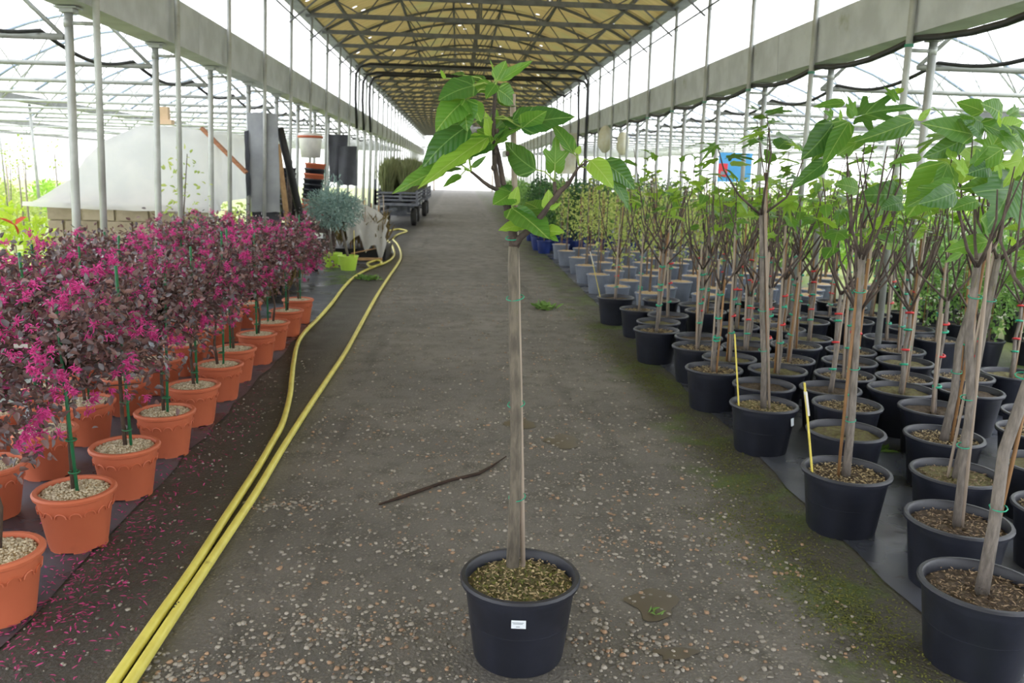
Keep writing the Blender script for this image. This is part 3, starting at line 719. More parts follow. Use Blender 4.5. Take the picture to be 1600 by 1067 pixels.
# ---------------------------------------------------------------- fig leaves
def leaf_mesh(kind, n, rings, seed, mat, droop=.25, fold=.2):
    rs = random.Random(seed); v = [(0, 0, 0)]; uv = [(0, 0)]; f = []
    ph = rs.random()*6; asym = rs.uniform(-.08, .08); dr = droop*rs.uniform(.6, 1.4); curl = rs.uniform(-.15, .15)
    def rr(th):
        a = abs(th)
        if kind == 'oval':
            A, Bx, cy = .36, .53, .47; s, c = math.sin(th), math.cos(th)
            qa = s*s/A**2+c*c/Bx**2; qb = -2*c*cy/Bx**2; qc = cy*cy/Bx**2-1
            r0 = (-qb+math.sqrt(max(qb*qb-4*qa*qc, 0)))/(2*qa)
            return r0*(1+.0*a)
        lob = [(0, 1.0, .46), (.88, .84, .38), (1.95, .46, .6)] if kind == 'tri' else [(0, 1.0, .26), (.72, .92, .24), (1.5, .68, .27), (2.3, .36, .45)]
        base = .46 if kind == 'tri' else .3
        r0 = max([base]+[L*math.exp(-((a-c)/w)**2) for c, L, w in lob])
        r0 = max(r0, base+.12*math.cos(a))
        return r0*(1-.55*max(0, (a-2.5)/.64))
    if kind == 'oval':
        m = max(7, n//3); cols = (-1, -.5, 0, .5, 1) if rings > 2 else (-1, 0, 1); v = []; uv = []
        for i in range(m):
            t = i/(m-1); hw = .38*(math.sin(PI*min(t, .999)**.66)**.8)*(1-.12*t)*(1+.02*math.sin(i*2.3+ph))+.001; c0 = asym*.6*math.sin(PI*t)
            for q in cols:
                x = q*hw+c0; vv = .018*math.sin(i*2.1)*abs(q)
                v.append((x, t, -dr*t*t+fold*abs(q*hw)*(1-.4*abs(q))+curl*q*hw*t+vv)); uv.append((q*hw, t))
        c = len(cols)
        f = [(i*c+j, i*c+j+1, (i+1)*c+j+1, (i+1)*c+j) for i in range(m-1) for j in range(c-1)]
        rings = 0
    for i in range(1, rings+1):
        q = i/rings
        for j in range(n):
            th = -PI*.985+2*PI*.985*j/(n-1); r = rr(th)*q*(1+(.03*math.sin(j*2.9+ph) if i == rings else 0))
            x = r*math.sin(th)*(1+asym*math.copysign(1, th)); y = r*math.cos(th)
            z = -dr*(x*x+y*y)+fold*abs(x)-fold*.2+.03*math.sin(6*th+ph)*q*r+curl*x*y
            if i == 0: z = 0
            v.append((x, y, z)); uv.append((x, y))
    if rings:
        v[0] = (0, 0, -fold*.2)
        for j in range(n-1): f.append((0, 2+j, 1+j))
    for i in range(rings-1):
        for j in range(n-1):
            a = 1+i*n+j; f.append((a, a+1, a+1+n, a+n))
    me = B().add(v, f).mesh('leaf', mat)
    lay = me.uv_layers.new(name='leaf_xy'); idx = np.empty(len(me.loops), int); me.loops.foreach_get('vertex_index', idx)
    lay.data.foreach_set('uv', np.array(uv)[idx].ravel()); return me
LM = {}
for mt in ('fig_leaf', 'fig_leaf_dark', 'fig_leaf_young'):
    for kd in ('oval', 'tri', 'five'):
        LM[mt, kd] = [leaf_mesh(kd, 33 if kd != 'five' else 45, 4, i*7+len(kd), mt, .22, .22) for i in range(3)]
        LM[mt, kd, 'low'] = [leaf_mesh(kd, 13 if kd == 'oval' else 19, 2, i*5+len(kd), mt, .35, .3) for i in range(3)]
def put_leaf(parent, base, tip, wr, nrm, kind, mat='fig_leaf', low=False, petiole=None, org=Vector((0, 0, 0))):
    base, tip = Vector(base), Vector(tip); d = tip-base; L = d.length; y = d.normalized()
    n = Vector(nrm); n = n-y*n.dot(y)
    if n.length < 1e-3: n = Vector((0, 0, 1))-y*y.z
    z = n.normalized(); x = y.cross(z)
    natural = {'oval': .70, 'tri': 1.25, 'five': 1.45}[kind]; sx = L*wr/natural
    mw = Matrix(((x.x*sx, y.x*L, z.x*L, base.x-org.x), (x.y*sx, y.y*L, z.y*L, base.y-org.y), (x.z*sx, y.z*L, z.z*L, base.z-org.z), (0, 0, 0, 1)))
    key = (mat, kind, 'low') if low else (mat, kind)
    o = put('leaf', R.choice(LM[key]), parent, mw=mw)
    if petiole is not None:
        q = Vector(petiole); m = (q+base)/2+Vector((0, 0, .012))
        p = B().tube([q-org, m-org, base-org+y*.004], [.0028, .0022, .0018], 5).obj('petiole', 'petiole', o)
        p.matrix_parent_inverse = mw.inverted()
    return o

# ---------------------------------------------------------------- the fig in the foreground
YM = 2.53
org = Vector((.222, YM, 0))
fig = thing('potted_fig_tree', 'lone young fig tree in black pot standing in the middle of the path', 'tree', org)
pt = pot_part(fig, 'soil_green', 'chips')
stuff(put('moss_flecks', MESH['moss_top'], pt))
a = -PI/2-.09
B().box((0, 0, 0), (.046, .0015, .026)).obj('price_sticker', 'sticker', pt, False).matrix_basis = Matrix.Translation((.1835*math.cos(a), .1835*math.sin(a), .212)) @ Matrix.Rotation(a+PI/2, 4, 'Z') @ Matrix.Rotation(-.12, 4, 'X')
for dz, w in ((.006, .036), (.002, .03), (-.007, .012)):
    B().box((-.002, -.0012, dz), (w, .0006, .0016)).obj('print_line', 'ink', pt, False).matrix_basis = Matrix.Translation((.1835*math.cos(a), .1835*math.sin(a), .212)) @ Matrix.Rotation(a+PI/2, 4, 'Z') @ Matrix.Rotation(-.12, 4, 'X')
def P(u, v, dy=0.0): return at_y(u, v, YM+dy)
def br(pts, radii, name='branch', mat='bark_branch', par=fig, o=org, n=8, k=0):
    q = [Vector(p)-o for p in pts]
    return B().tube(q, radii, n).obj(name, mat, par)
tp = [P(801, 884), P(803, 820, .005), P(806, 740), P(806, 660, -.006), P(805, 590), P(803, 520, .004), P(803, 455), P(802, 420), P(803, 385)]
br(tp, [.0225, .0195, .0185, .018, .0175, .017, .0165, .017, .0165], 'trunk', 'bark_main', n=12)
br([P(803, 388), P(812, 372, -.01), P(830, 357, -.03), P(850, 332, -.05), P(868, 309, -.06), P(876, 298, -.06), P(888, 288, -.07), P(896, 274, -.08), P(903, 263, -.08), P(918, 252, -.09)], [.014, .011, .010, .009, .009, .0085, .006, .005, .004, .0025])
br([P(803, 388), P(801, 362), P(797, 340), P(791, 322), P(779, 295, .01), P(773, 258, .01), P(772, 222), P(771, 185), P(773, 150), P(774, 128)], [.015, .014, .011, .010, .0085, .0075, .007, .006, .005, .003])
br([P(799, 345, .01), P(793, 310, .03), P(786, 285, .03), P(779, 245, .02), P(774, 224)], [.009, .009, .0085, .0075, .006])
br([P(778, 297), P(765, 291, -.02), P(755, 284, -.04), P(746, 276, -.05), P(736, 268, -.06)], [.0065, .006, .005, .0045, .004])
br([P(868, 309, -.05), P(867, 296, -.05), P(866, 284, -.05)], [.007, .006, .005])
for u, v in ((774, 238), (770, 262), (793, 240), (800, 330), (886, 287), (777, 205)):
    B().lathe([(.002, -.008), (.006, -.003), (.005, .004), (.002, .008)], 6).obj('bud', 'bark_dark', fig).location = P(u, v, -.012)-org
br([P(817, 884, .03), P(815, 760, .03), P(812, 600, .03), P(807, 400, .03), P(803, 250, .04), P(801, 147, .045)], .0088, 'stake', 'bamboo', n=8)
for v in (165, 255, 330, 420, 520, 610, 700, 800):
    u = np.interp(v, [147, 400, 884], [801, 807, 817]); B().ring((0, 0, 0), .0085, .0018, 10).obj('stake_node', 'bamboo', fig).location = P(u, v, .033)-org
for v in (371, 465, 631, 776):
    c = P(np.interp(v, [371, 776], [804, 808]), v, .012)-org
    B().ring((0, 0, 0), .027, .0019, 18, (.15, .2)).obj('twine_tie', 'teal_tie', fig).location = c
NODE = [P(773, 138), P(772, 222), P(800, 325), P(736, 268, -.06), P(866, 284, -.05), P(905, 260, -.08), P(838, 350, -.03), P(771, 185)]
Gn, Dk, Yg = 'fig_leaf', 'fig_leaf_dark', 'fig_leaf_young'
LV = [  # base u,v,dy  tip u,v,dy  width ratio  normal  kind  tone
 (781,127,0, 829,90,-.02, .30, (-.5,-.8,.2), 'oval', Gn), (775,126,0, 791,94,.0, .72, (.1,-1,.1), 'oval', Gn), (773,122,.01, 769,92,.01, .18, (.6,-.8,.1), 'oval', Yg),
 (695,124,.05, 689,107,.06, .35, (.2,-1,.2), 'oval', Yg), (741,134,-.04, 686,147,-.10, .8, (.05,-.66,.75), 'oval', Dk), (741,133,-.03, 708,118,-.02, .9, (.05,-.7,.7), 'oval', Dk), (768,132,.01, 738,138,-.03, .7, (.3,-.7,.6), 'oval', Gn),
 (757,128,.03, 733,114,.05, .8, (0,-.6,.8), 'oval', Dk), (725,118,.06, 704,110,.08, .6, (0,-.5,.8), 'oval', Dk),
 (728,155,-.06, 680,197,-.12, .72, (-.25,-.9,.42), 'oval', Gn), (727,156,-.06, 726,196,-.12, .8, (-.3,-.9,.3), 'oval', Gn), (727,155,-.06, 755,184,-.10, .95, (.25,-.42,.85), 'oval', Gn),
 (776,139,.01, 811,163,.03, .85, (.15,-.85,.5), 'oval', Gn), (779,148,.03, 800,166,.04, .7, (-.2,-.8,.2), 'oval', Dk),
 (812,198,-.04, 889,168,-.10, .62, (-.1,-.78,.62), 'oval', Dk), (800,190,-.03, 850,166,-.05, .7, (-.1,-.6,.8), 'oval', Dk), (815,201,-.05, 852,178,-.10, .75, (.1,-.95,-.2), 'oval', Gn), (813,200,-.03, 782,178,.0, .7, (-.1,-.6,.8), 'oval', Dk),
 (733,196,-.03, 655,242,-.10, .56, (-.25,-.72,.6), 'oval', Dk), (763,214,-.03, 653,272,-.18, .30, (-.35,-.8,.45), 'oval', Yg), (703,258,-.05, 609,288,-.09, .46, (-.2,-.62,.75), 'oval', Gn),
 (701,258,-.07, 640,262,.0, .7, (-.1,-.55,.8), 'tri', Dk), (768,225,0, 729,222,-.06, .62, (0,-.75,-.55), 'oval', Gn), (766,214,.01, 762,179,-.03, .48, (.2,-1,.1), 'oval', Yg),
 (773,221,-.01, 811,191,-.06, .9, (.05,-.6,.8), 'tri', Gn), (770,221,-.01, 786,197,-.03, .25, (-.6,-.6,.5), 'oval', Gn), (729,241,-.03, 716,247,.02, 1.1, (0,-.9,.3), 'tri', Gn), (731,240,-.03, 742,246,.0, .8, (0,-.9,.3), 'oval', Gn),
 (838,266,-.05, 782,225,.0, .62, (.1,-.8,-.55), 'oval', Dk), (867,257,-.06, 870,214,-.08, .95, (0,-1,.15), 'tri', Gn), (896,241,-.07, 862,181,-.04, .42, (.5,-.85,.1), 'oval', Gn), (901,241,-.08, 907,227,-.08, .7, (0,-1,.1), 'oval', Yg),
 (922,250,-.09, 961,285,-.14, .66, (-.15,-.68,.7), 'oval', Yg), (940,253,-.05, 998,288,-.08, .72, (.25,-.66,.7), 'oval', Dk), (958,282,-.08, 992,323,-.08, .42, (.1,-.7,.65), 'oval', Dk),
 (799,301,.0, 772,314,-.05, .95, (-.2,-.85,.45), 'oval', Gn), (797,300,.0, 783,287,.02, .9, (0,-.8,.5), 'oval', Dk), (801,321,-.02, 810,292,-.03, .62, (.1,-1,.1), 'oval', Yg),
 (799,325,-.02, 862,360,-.12, .88, (.2,-.42,.9), 'oval', Gn), (803,328,-.01, 845,358,-.07, .5, (-.35,-.9,.0), 'oval', Dk), (857,328,-.05, 858,299,-.07, .72, (0,-1,.2), 'oval', Yg), (848,332,-.02, 820,308,.03, .85, (0,-.8,.6), 'oval', Gn),
 (821,349,-.02, 781,354,-.06, .55, (-.1,-.75,.65), 'oval', Yg), (806,352,.02, 800,366,.0, .8, (0,-1,.1), 'oval', Dk), (848,361,-.04, 880,358,-.08, .72, (.1,-.7,.7), 'oval', Yg), (846,362,-.04, 872,372,-.09, .5, (.1,-.7,.7), 'oval', Gn),
 (721,274,-.06, 693,286,-.09, .38, (-.1,-.8,.6), 'oval', Gn), (859,327,-.06, 876,317,-.08, .35, (.2,-.9,.3), 'oval', Yg), (771,195,.02, 778,170,.03, .55, (.2,-1,.1), 'oval', Gn), (770,196,.02, 742,184,.03, .6, (0,-.9,.3), 'oval', Dk),
 (773,205,.02, 792,186,.04, .7, (.2,-.9,.2), 'oval', Dk), (733,266,-.06, 725,263,-.07, .8, (0,-.7,.6), 'oval', Yg), (769,224,-.02, 735,236,-.08, .55, (-.1,-.8,.5), 'oval', Dk), (767,216,.02, 745,200,.03, .8, (0,-.9,.3), 'oval', Gn),
 (775,212,.0, 800,200,-.02, .6, (.1,-.8,.5), 'oval', Dk), (730,243,-.04, 722,228,-.04, .7, (0,-.9,.2), 'tri', Gn), (737,262,-.06, 760,243,-.06, .3, (.2,-.9,.2), 'oval', Gn), (775,131,-.01, 760,150,-.05, .6, (-.1,-.9,.3), 'oval', Gn)]
for (u0, v0, d0, u1, v1, d1, w, nr, kd, tn) in LV:
    bs = P(u0, v0, d0); nd = min(NODE, key=lambda q: (q-bs).length)
    put_leaf(fig, bs-org, P(u1, v1, d1)-org, w, nr, kd, tn, False, nd-org)

# ---------------------------------------------------------------- the black-pot figs on the right
def random_leaf_cluster(t, tips, n, Ls, rs, low, tones, petl=True):
    for i in range(n):
        p = Vector(tips[i % len(tips)]); a = rs.uniform(0, 2*PI); e = rs.uniform(-.35, .75)
        d = Vector((math.cos(a)*math.cos(e), math.sin(a)*math.cos(e), math.sin(e))); b0 = p+d*rs.uniform(.03, .08); L = rs.uniform(*Ls)
        dd = (d+Vector((0, 0, rs.uniform(-.6, .1)))).normalized()
        put_leaf(t, b0, b0+dd*L, rs.uniform(.65, .95) if True else 1, (rs.uniform(-.4, .4), rs.uniform(-.6, .1), 1), rs.choice(['tri', 'tri', 'oval', 'five']), rs.choice(tones), low)
def fork(t, base, top_z, nb, rs, spread, mat='bark_dark', r0=.0075, drift=(0, 0)):
    tips = []; base = Vector(base)
    for i in range(nb):
        a = 2*PI*i/nb+rs.uniform(-.5, .5); s = spread*rs.uniform(.5, 1.1); h = top_z-base.z-rs.uniform(0, .25)
        p1 = base+Vector((math.cos(a)*s*.55, math.sin(a)*s*.55, h*.3)); p2 = base+Vector((math.cos(a)*s*.85+rs.uniform(-.03, .03)+drift[0]*.5, math.sin(a)*s*.85, h*.65)); p3 = base+Vector((math.cos(a)*s+drift[0], math.sin(a)*s+drift[1], h))
        b = B().tube([base, p1, p2, p3], [r0, r0*.8, r0*.6, r0*.35], 6); o = b.obj('branch', mat, t); tips += [p3, (p2+p3)/2, p2]
        if rs.random() < .8:
            q = p2+Vector((rs.uniform(-.16, .16), rs.uniform(-.16, .16), rs.uniform(.1, .25))); B().tube([p1, (p1+q)/2+Vector((0, 0, -.02)), q], [r0*.6, r0*.45, r0*.3], 5).obj('twig', mat, o); tips.append(q)
    return tips
def fig_tree(loc, label, group, seed, hz, topz, nleaf, Ls, low=True, chips=None, lean=(0, 0), nb=4, spread=.22, ties=2, red=False, r=.016, stakes=1, tones=(Gn, Yg, Gn), soil=None):
    rs = random.Random(seed); t = thing('potted_fig_tree', label, 'tree', loc, group)
    pot_part(t, soil or rs.choice(['soil_green', 'soil', 'soil_green']), chips)
    k = [rs.uniform(-.011, .011) for _ in range(6)]; z0 = .25
    def L(z): return (lean[0]*(z-z0), lean[1]*(z-z0))
    pts = []
    for i, f in enumerate((0, .25, .5, .75, 1)):
        z = z0+(hz-z0)*f; x, y = L(z); pts.append((x+(k[i] if 0 < i < 4 else 0), y+(k[5-i] if 0 < i < 4 else 0), z))
    B().tube(pts, [r*1.25, r*1.05, r, r*.95, r*.9], 8).obj('trunk', 'bark', t)
    for s in range(stakes):
        ox, oy = rs.choice([-1, 1])*(r+.008), rs.uniform(-.02, .02); sl = rs.uniform(-.02, .02); zt = min(topz-.1, hz+rs.uniform(-.1, .35)); x, y = L(zt)
        B().tube([(ox+sl, oy, .22), (x*.5+ox, y*.5+oy, (.22+zt)/2), (x+ox*.8-sl, y+oy, zt)], rs.uniform(.007, .009), 6).obj('stake', rs.choice(['bamboo', 'bamboo', 'bamboo_brown']), t)
    for i in range(ties):
        z = .4+(hz-.45)*(i+.5)/ties+rs.uniform(-.06, .06); x, y = L(z)
        B().ring((x, y, z), r+.008, .007 if low else .0024, 10, (.1, .2)).obj('tie', 'red_tie' if (red and i % 2) else 'teal_tie', t)
    x, y = L(hz); tips = fork(t, (x, y, hz-.03), topz, nb, rs, spread, drift=(lean[0]*.3, 0))
    if nleaf: random_leaf_cluster(t, tips, nleaf, Ls, rs, low, tones)
    return t, tips
def lean_of(x, y, u, v):   # tilt of a trunk from its foot towards a point seen higher up
    p = at_y(u, v, y); return ((p.x-x)/(p.z-.25), 0)

def leaves_px(t, loc, lst, y, off, sc, tone_cycle, seed):
    rs = random.Random(seed); o = Vector(loc)
    for i, (u0, v0, u1, v1, w, kd, tn) in enumerate(lst):
        d0 = rs.uniform(-.12, .1); d1 = d0+rs.uniform(-.1, .06)
        put_leaf(t, at_y(off[0]+u0/sc, off[1]+v0/sc, y+d0)-o, at_y(off[0]+u1/sc, off[1]+v1/sc, y+d1)-o, w, (rs.uniform(-.25, .25), -.85+rs.uniform(-.15, .15), rs.uniform(.15, .6)), kd, tn, False)
# tree with big leaves by the measuring stick
x, y = 1.81, 3.52
t, tips = fig_tree((x, y, 0), 'fig tree with big dark lobed leaves, front black pot holding a yellow stick', 'black pot figs', 21, 1.28, 1.88, 0, (.1, .2), False, 'chips', lean_of(x, y, 1346, 420), 5, .2, 3, False, .017, 1, soil='soil')
leaves_px(t, (x, y, 0), [(440,200,205,200,.4,'oval',Gn),(590,275,1005,165,.95,'five',Dk),(450,330,215,610,.42,'oval',Gn),(470,340,290,640,.35,'oval',Gn),(350,350,140,600,.55,'oval',Dk),(960,330,575,465,.3,'oval',Gn),
    (520,500,355,590,.8,'tri',Gn),(300,640,60,820,.35,'oval',Dk),(880,900,605,880,.6,'oval',Dk),(870,950,735,985,.6,'oval',Dk),(540,850,390,800,.6,'oval',Gn),(500,260,465,135,.6,'tri',Gn),(810,150,740,55,.6,'tri',Gn),(835,130,880,50,.3,'oval',Yg),
    (930,350,930,465,.8,'oval',Dk),(1020,610,800,630,.3,'oval',Gn),(480,320,490,160,.4,'oval',Gn),(400,330,410,240,.4,'oval',Yg),(340,300,310,260,.9,'tri',Gn),(990,330,1110,235,.35,'oval',Yg),(600,560,690,520,.8,'tri',Gn),(870,560,800,520,.8,'tri',Gn)], y, (1230,120), 4.848, None, 5)
# nearest tree at the right edge
x, y = 1.77, 2.44
t, tips = fig_tree((x, y, 0), 'fig tree leaning outwards, largest black pot on the fabric edge with dark bark mulch', 'black pot figs', 22, 1.25, 1.62, 0, (.1, .2), False, 'chips_dark', lean_of(x, y, 1600, 590), 4, .2, 2, False, .0185, 1, soil='soil')
x, y = 2.01, 2.97
t, tips = fig_tree((x, y, 0), 'fig tree with dense bright leaves, black pot just behind the largest one', 'black pot figs', 23, 1.32, 1.78, 0, (.1, .2), False, 'chips_dark', lean_of(x, y, 1528, 410), 4, .22, 3, False, .016, 1, soil='soil')
leaves_px(t, (x, y, 0), [(280,470,85,795,.7,'oval',Gn),(290,480,230,670,.5,'oval',Gn),(250,620,60,720,.7,'tri',Gn),(430,320,195,235,.45,'oval',Gn),(385,340,165,445,.5,'oval',Dk),(485,195,345,130,.7,'oval',Gn),(590,210,505,140,.7,'oval',Gn),(460,260,711,320,.45,'oval',Gn),(560,300,730,240,.6,'oval',Yg),
    (590,400,415,505,.55,'oval',Gn),(625,580,380,605,.5,'oval',Gn),(455,690,322,725,.55,'oval',Gn),(640,620,565,845,1.25,'tri',Dk),(515,915,303,955,.5,'oval',Gn),(370,980,258,1030,.35,'oval',Gn),(470,790,572,905,.6,'oval',Gn),(300,460,322,362,.5,'oval',Yg),(560,470,600,560,.7,'tri',Yg),(700,460,640,590,.8,'tri',Yg),
    (330,640,170,690,.5,'oval',Dk),(430,270,330,200,.6,'oval',Gn),(480,330,420,240,.5,'oval',Dk),(520,500,430,520,.7,'oval',Dk),(640,350,760,420,.9,'tri',Gn),(600,330,680,400,.9,'tri',Gn),(380,520,330,440,.6,'tri',Yg),(450,460,520,380,.7,'tri',Gn),(560,250,600,190,.7,'oval',Yg),(650,200,720,160,.7,'tri',Gn),(660,280,740,330,.7,'tri',Gn)], y, (1400,120), 3.555, None, 6)
x, y = 2.32, 3.49
t, tips = fig_tree((x, y, 0), 'fig tree in black pot with brown stake, between the yellow-stick pot and the right edge', 'black pot figs', 24, 1.3, 1.85, 16, (.13, .22), False, 'chips_dark', lean_of(x, y, 1545, 480), 4, .24, 2, False, .0155, 1)
x, y = 2.59, 4.04
t, tips = fig_tree((x, y, 0), 'fig tree with pale thick trunk tilting right out of a black pot', 'black pot figs', 25, 1.3, 1.9, 16, (.12, .2), False, 'chips', lean_of(x, y, 1530, 400), 4, .24, 2, False, .0185, 1)
x, y = 1.83, 4.63
t, tips = fig_tree((x, y, 0), 'fig tree in black pot with white price sticker and yellow stick', 'black pot figs', 26, 1.42, 1.98, 30, (.07, .15), False, 'chips', lean_of(x, y, 1190, 330), 4, .26, 3, False, .0165, 2, (Gn, Yg, Dk))
a = -PI/2+.75
B().box((0, 0, 0), (.034, .0015, .045)).obj('price_sticker', 'sticker', t, False).matrix_basis = Matrix.Translation((.184*math.cos(a), .184*math.sin(a), .215)) @ Matrix.Rotation(a+PI/2, 4, 'Z') @ Matrix.Rotation(-.12, 4, 'X')
known = [(1.77, 2.44), (2.01, 2.97), (2.32, 3.49), (2.59, 4.04), (1.81, 3.52), (1.83, 4.63)]
rest = [(2.0, 5.09), (1.81, 5.54), (2.02, 5.92), (1.95, 6.3), (1.99, 6.7), (1.74, 7.0), (1.86, 7.38), (2.02, 7.75), (1.84, 8.1), (2.25, 5.5), (2.48, 5.88), (2.36, 6.33), (2.75, 6.33), (2.99, 6.71), (2.43, 5.05), (2.34, 4.63), (2.08, 4.1),
        (2.67, 5.37), (2.92, 5.81), (3.13, 6.23), (2.86, 4.97), (2.84, 4.56), (3.09, 5.35), (3.33, 5.79), (3.52, 6.25), (3.33, 4.98), (3.55, 5.38), (3.92, 5.45), (3.44, 4.53), (3.17, 4.13), (2.85, 3.62), (2.55, 3.1), (1.73, 8.83), (2.2, 8.7)]
yy = 6.75
while yy < 9.0:
    xx = 2.3+(.2 if int(yy*10) % 2 else 0)
    while xx < 4.4:
        c = (xx+R.uniform(-.03, .03), yy+R.uniform(-.03, .03))
        if min((c[0]-q[0])**2+(c[1]-q[1])**2 for q in rest+known) > .39**2: rest.append(c)
        xx += .41
    yy += .4
posts_ = [(px, Y0+DY*k-.1) for k in range(-1, 3) for px in (XR+.03, XRo+.05)]
rest = [list(q) for q in rest]; pin = [q for q in rest if abs(q[1]-8.83) < .001]
for _ in range(60):
    for q in rest:
        if q in pin: continue
        for o_ in rest+[list(w) for w in known]+[list(w) for w in posts_]:
            if o_ is q: continue
            need = .25 if tuple(o_) in posts_ else .415
            dx, dy = q[0]-o_[0], q[1]-o_[1]; d = math.hypot(dx, dy) or .001
            if d < need: q[0] += dx/d*(need-d)*.5; q[1] += dy/d*(need-d)*.5
        q[0] = max(q[0], 1.74)
rest = [tuple(q) for q in rest]
protos = []
LABS = ['young fig with red and teal ties, staked in one of the massed black pots', 'young fig with only teal ties, staked in one of the massed black pots']
for i in range(7):
    t, _ = fig_tree((0, 0, 0), LABS[i % 2], ('massed figs with red and teal ties', 'massed figs with teal ties')[i % 2], 60+i, R.uniform(.7, 1.05), R.uniform(1.4, 1.85), 16, (.06, .15), True, 'chips' if i % 2 else None, (R.uniform(-.03, .07), 0), 4, .3, 4, i % 2 == 0, .0125, 2, (Gn, Yg, Gn))
    protos.append(t)
def post_clear(x, y): return all((x-(XR+.05))**2+(y-(Y0+DY*k-.12))**2 > .24**2 and (x-(XRo+.05))**2+(y-(Y0+DY*k-.07))**2 > .24**2 for k in range(-1, 3))
n_done = 0; FIGS = []
for i, (x, y) in enumerate(rest):
    pr = protos[n_done % 7]
    if n_done < 7: o = pr; o.location = (x, y, 0)
    else: o = dup(pr, (x, y, 0), R.choice([0, 1.7, 3.4, 5.0])+R.uniform(-.3, .3), R.uniform(.97, 1.03))
    n_done += 1
    k_ = LABS.index(pr['label']) if pr['label'] in LABS else 0
    FIGS.append((o, x, y, LABS[k_]))
    if (x, y) == (1.73, 8.83): o['label'] = 'young fig in lone black pot with yellow stick at the corner before grey pots'
edge = sorted([q for q in FIGS if q[1] < 2.05 and 4.7 < q[2] < 8.5], key=lambda q: q[2])
for n_, (o, x, y, lb) in enumerate(edge[:9]):
    o['label'] = 'young fig, %s behind the sticker pot in the edge row of black pots' % ('first', 'second', 'third', 'fourth', 'fifth', 'sixth', 'seventh', 'eighth', 'ninth')[n_]; o['group'] = 'figs of the edge row'
# yellow measuring sticks with white tags
def stick(u0, v0, u1, v1, y, label, tag_at):
    p0, p1 = at_y(u0, v0, y), at_y(u1, v1, y); t = thing('marker_stick', label, 'stick', p0); d = p1-p0
    B().bar((0, 0, -.06), d, .012, .006).obj('stick', 'yellow_stick', t, False)
    if tag_at is not None: B().bar(d*tag_at, d*(tag_at+.28), .02, .009).obj('tag', 'white_plastic', t, False)
stick(1156, 627, 1148, 522, 4.6, 'plain yellow stick standing in the rim of the sticker pot', None)
stick(1272, 730, 1257, 598, 3.5, 'yellow stick with white tag standing in the front black pot rim', .62)
stick(940, 463, 922, 393, 8.82, 'yellow stick with white tag in the lone corner black pot', .72)

# ---------------------------------------------------------------- grey pots with pale saplings
def sapling(kind, seed, pot, soil, top, fol, nl, label, group, name='potted_sapling', stake='bamboo_brown', zc=None, size=(.18, .18, .45), L=.05, potz=.24):
    rs = random.Random(seed); t = thing(name, label, 'plant', (0, 0, 0), group)
    put('pot', MESH[pot], t); put('soil', MESH[soil], t)
    B().tube([(0, 0, potz-.02), (rs.uniform(-.02, .02), rs.uniform(-.02, .02), top*.5), (rs.uniform(-.03, .03), 0, top*.95)], [.011, .009, .004], 6).obj('stem', 'bark', t)
    B().tube([(.025, 0, potz-.03), (.02, .01, top*.9)], .006, 5).obj('stake', stake, t)
    b = B(); V, Fc = foliage(nl, size, L, L*.55, (0, 0, zc or top*.68), .2, .5, .2); b.add(V, Fc); stuff(b.obj('foliage', fol, t)); return t
GP = [sapling('grey', 200+i, 'pot_low', 'mulch', R.uniform(1.3, 1.6), 'pale_leaf', 130, 'pale leaved sapling in grey pot topped with tan mulch', 'saplings in grey pots', size=(.17, .17, .5)) for i in range(4)]
cnt = 0
def place(protos, c, loc, rz, sc=1):
    if c < len(protos): protos[c].location = loc; protos[c].rotation_euler = (0, 0, rz); return protos[c]
    return dup(protos[c % len(protos)], loc, rz, sc)
for i in range(12):
    y = 9.35+(.56 if i % 2 == 0 else 0)
    while y < 16:
        x = 1.93+.31*i
        if all((x-q)**2+(y-(Y0+DY*k-.1))**2 > .2**2 for k in range(1, 7) for q in (XR+.05, XRo+.05)):
            o = place(GP, cnt, (x+R.uniform(-.03, .03), y+R.uniform(-.04, .04), 0), R.random()*6.3, R.uniform(.95, 1.05)); cnt += 1
            o['label'] = 'pale leaved sapling in grey mulch topped pot within the grey pot block'; o['group'] = 'grey pots inside the block'
            if i == 0: o['label'] = 'pale leaved sapling in grey mulch topped pot, edge row along the path'; o['group'] = 'grey pots of the edge row'
        y += 1.13
BP = [sapling('blue', 230+i, 'pot_blue', 'soil_small', R.uniform(1.35, 1.7), ['dark_leaf', 'mid_leaf', 'dark_leaf'][i], 420, 'leafy green climber column in dark blue pot beyond the grey pots', 'climbers in blue pots', name='potted_climber', size=(.2, .2, .62), L=.06, zc=.9) for i in range(3)]
cnt = 0
for r, y in enumerate((16.7, 17.3, 18.0, 18.8, 19.7)):
    for i in range(9):
        x = 1.75+.36*i+((-.05 if i <= 4 else .42) if r == 1 else .15 if r % 2 else 0)
        place(BP, cnt, (x, y+R.uniform(-.08, .08), 0), R.random()*6, R.uniform(.85, 1.1)); cnt += 1
JP = [sapling('jas', 260+i, 'pot_small', 'soil_small', R.uniform(1.1, 1.35), 'mid_leaf', 620, 'glossy green climber with white flowers in small black pot', 'climbers in small black pots', name='potted_climber', size=(.2, .2, .5), L=.045, zc=.72) for i in range(3)]
for t in JP:
    p = ball(40, 1, .7)*np.array((.2, .2, .5))+np.array((0, 0, .72)); V, Fc = leaves(np.repeat(p, 4, 0), N.normal(size=(160, 3)), .022, .014); stuff(B().add(V, Fc).obj('flowers', 'white_flower', t))
cnt = 0
for i in range(7):
    for j in range(7):
        x = 4.55+.42*i+(.2 if j % 2 else 0); y = 6.2+.75*j+R.uniform(-.1, .1)+i*.12
        if x < 4.7 and y < 6.8: continue
        if y > 8.7: x = 5.68+.36*i+(.12 if j % 2 else 0)
        place(JP, cnt, (x, y, 0), R.random()*6, R.uniform(.9, 1.15)); cnt += 1
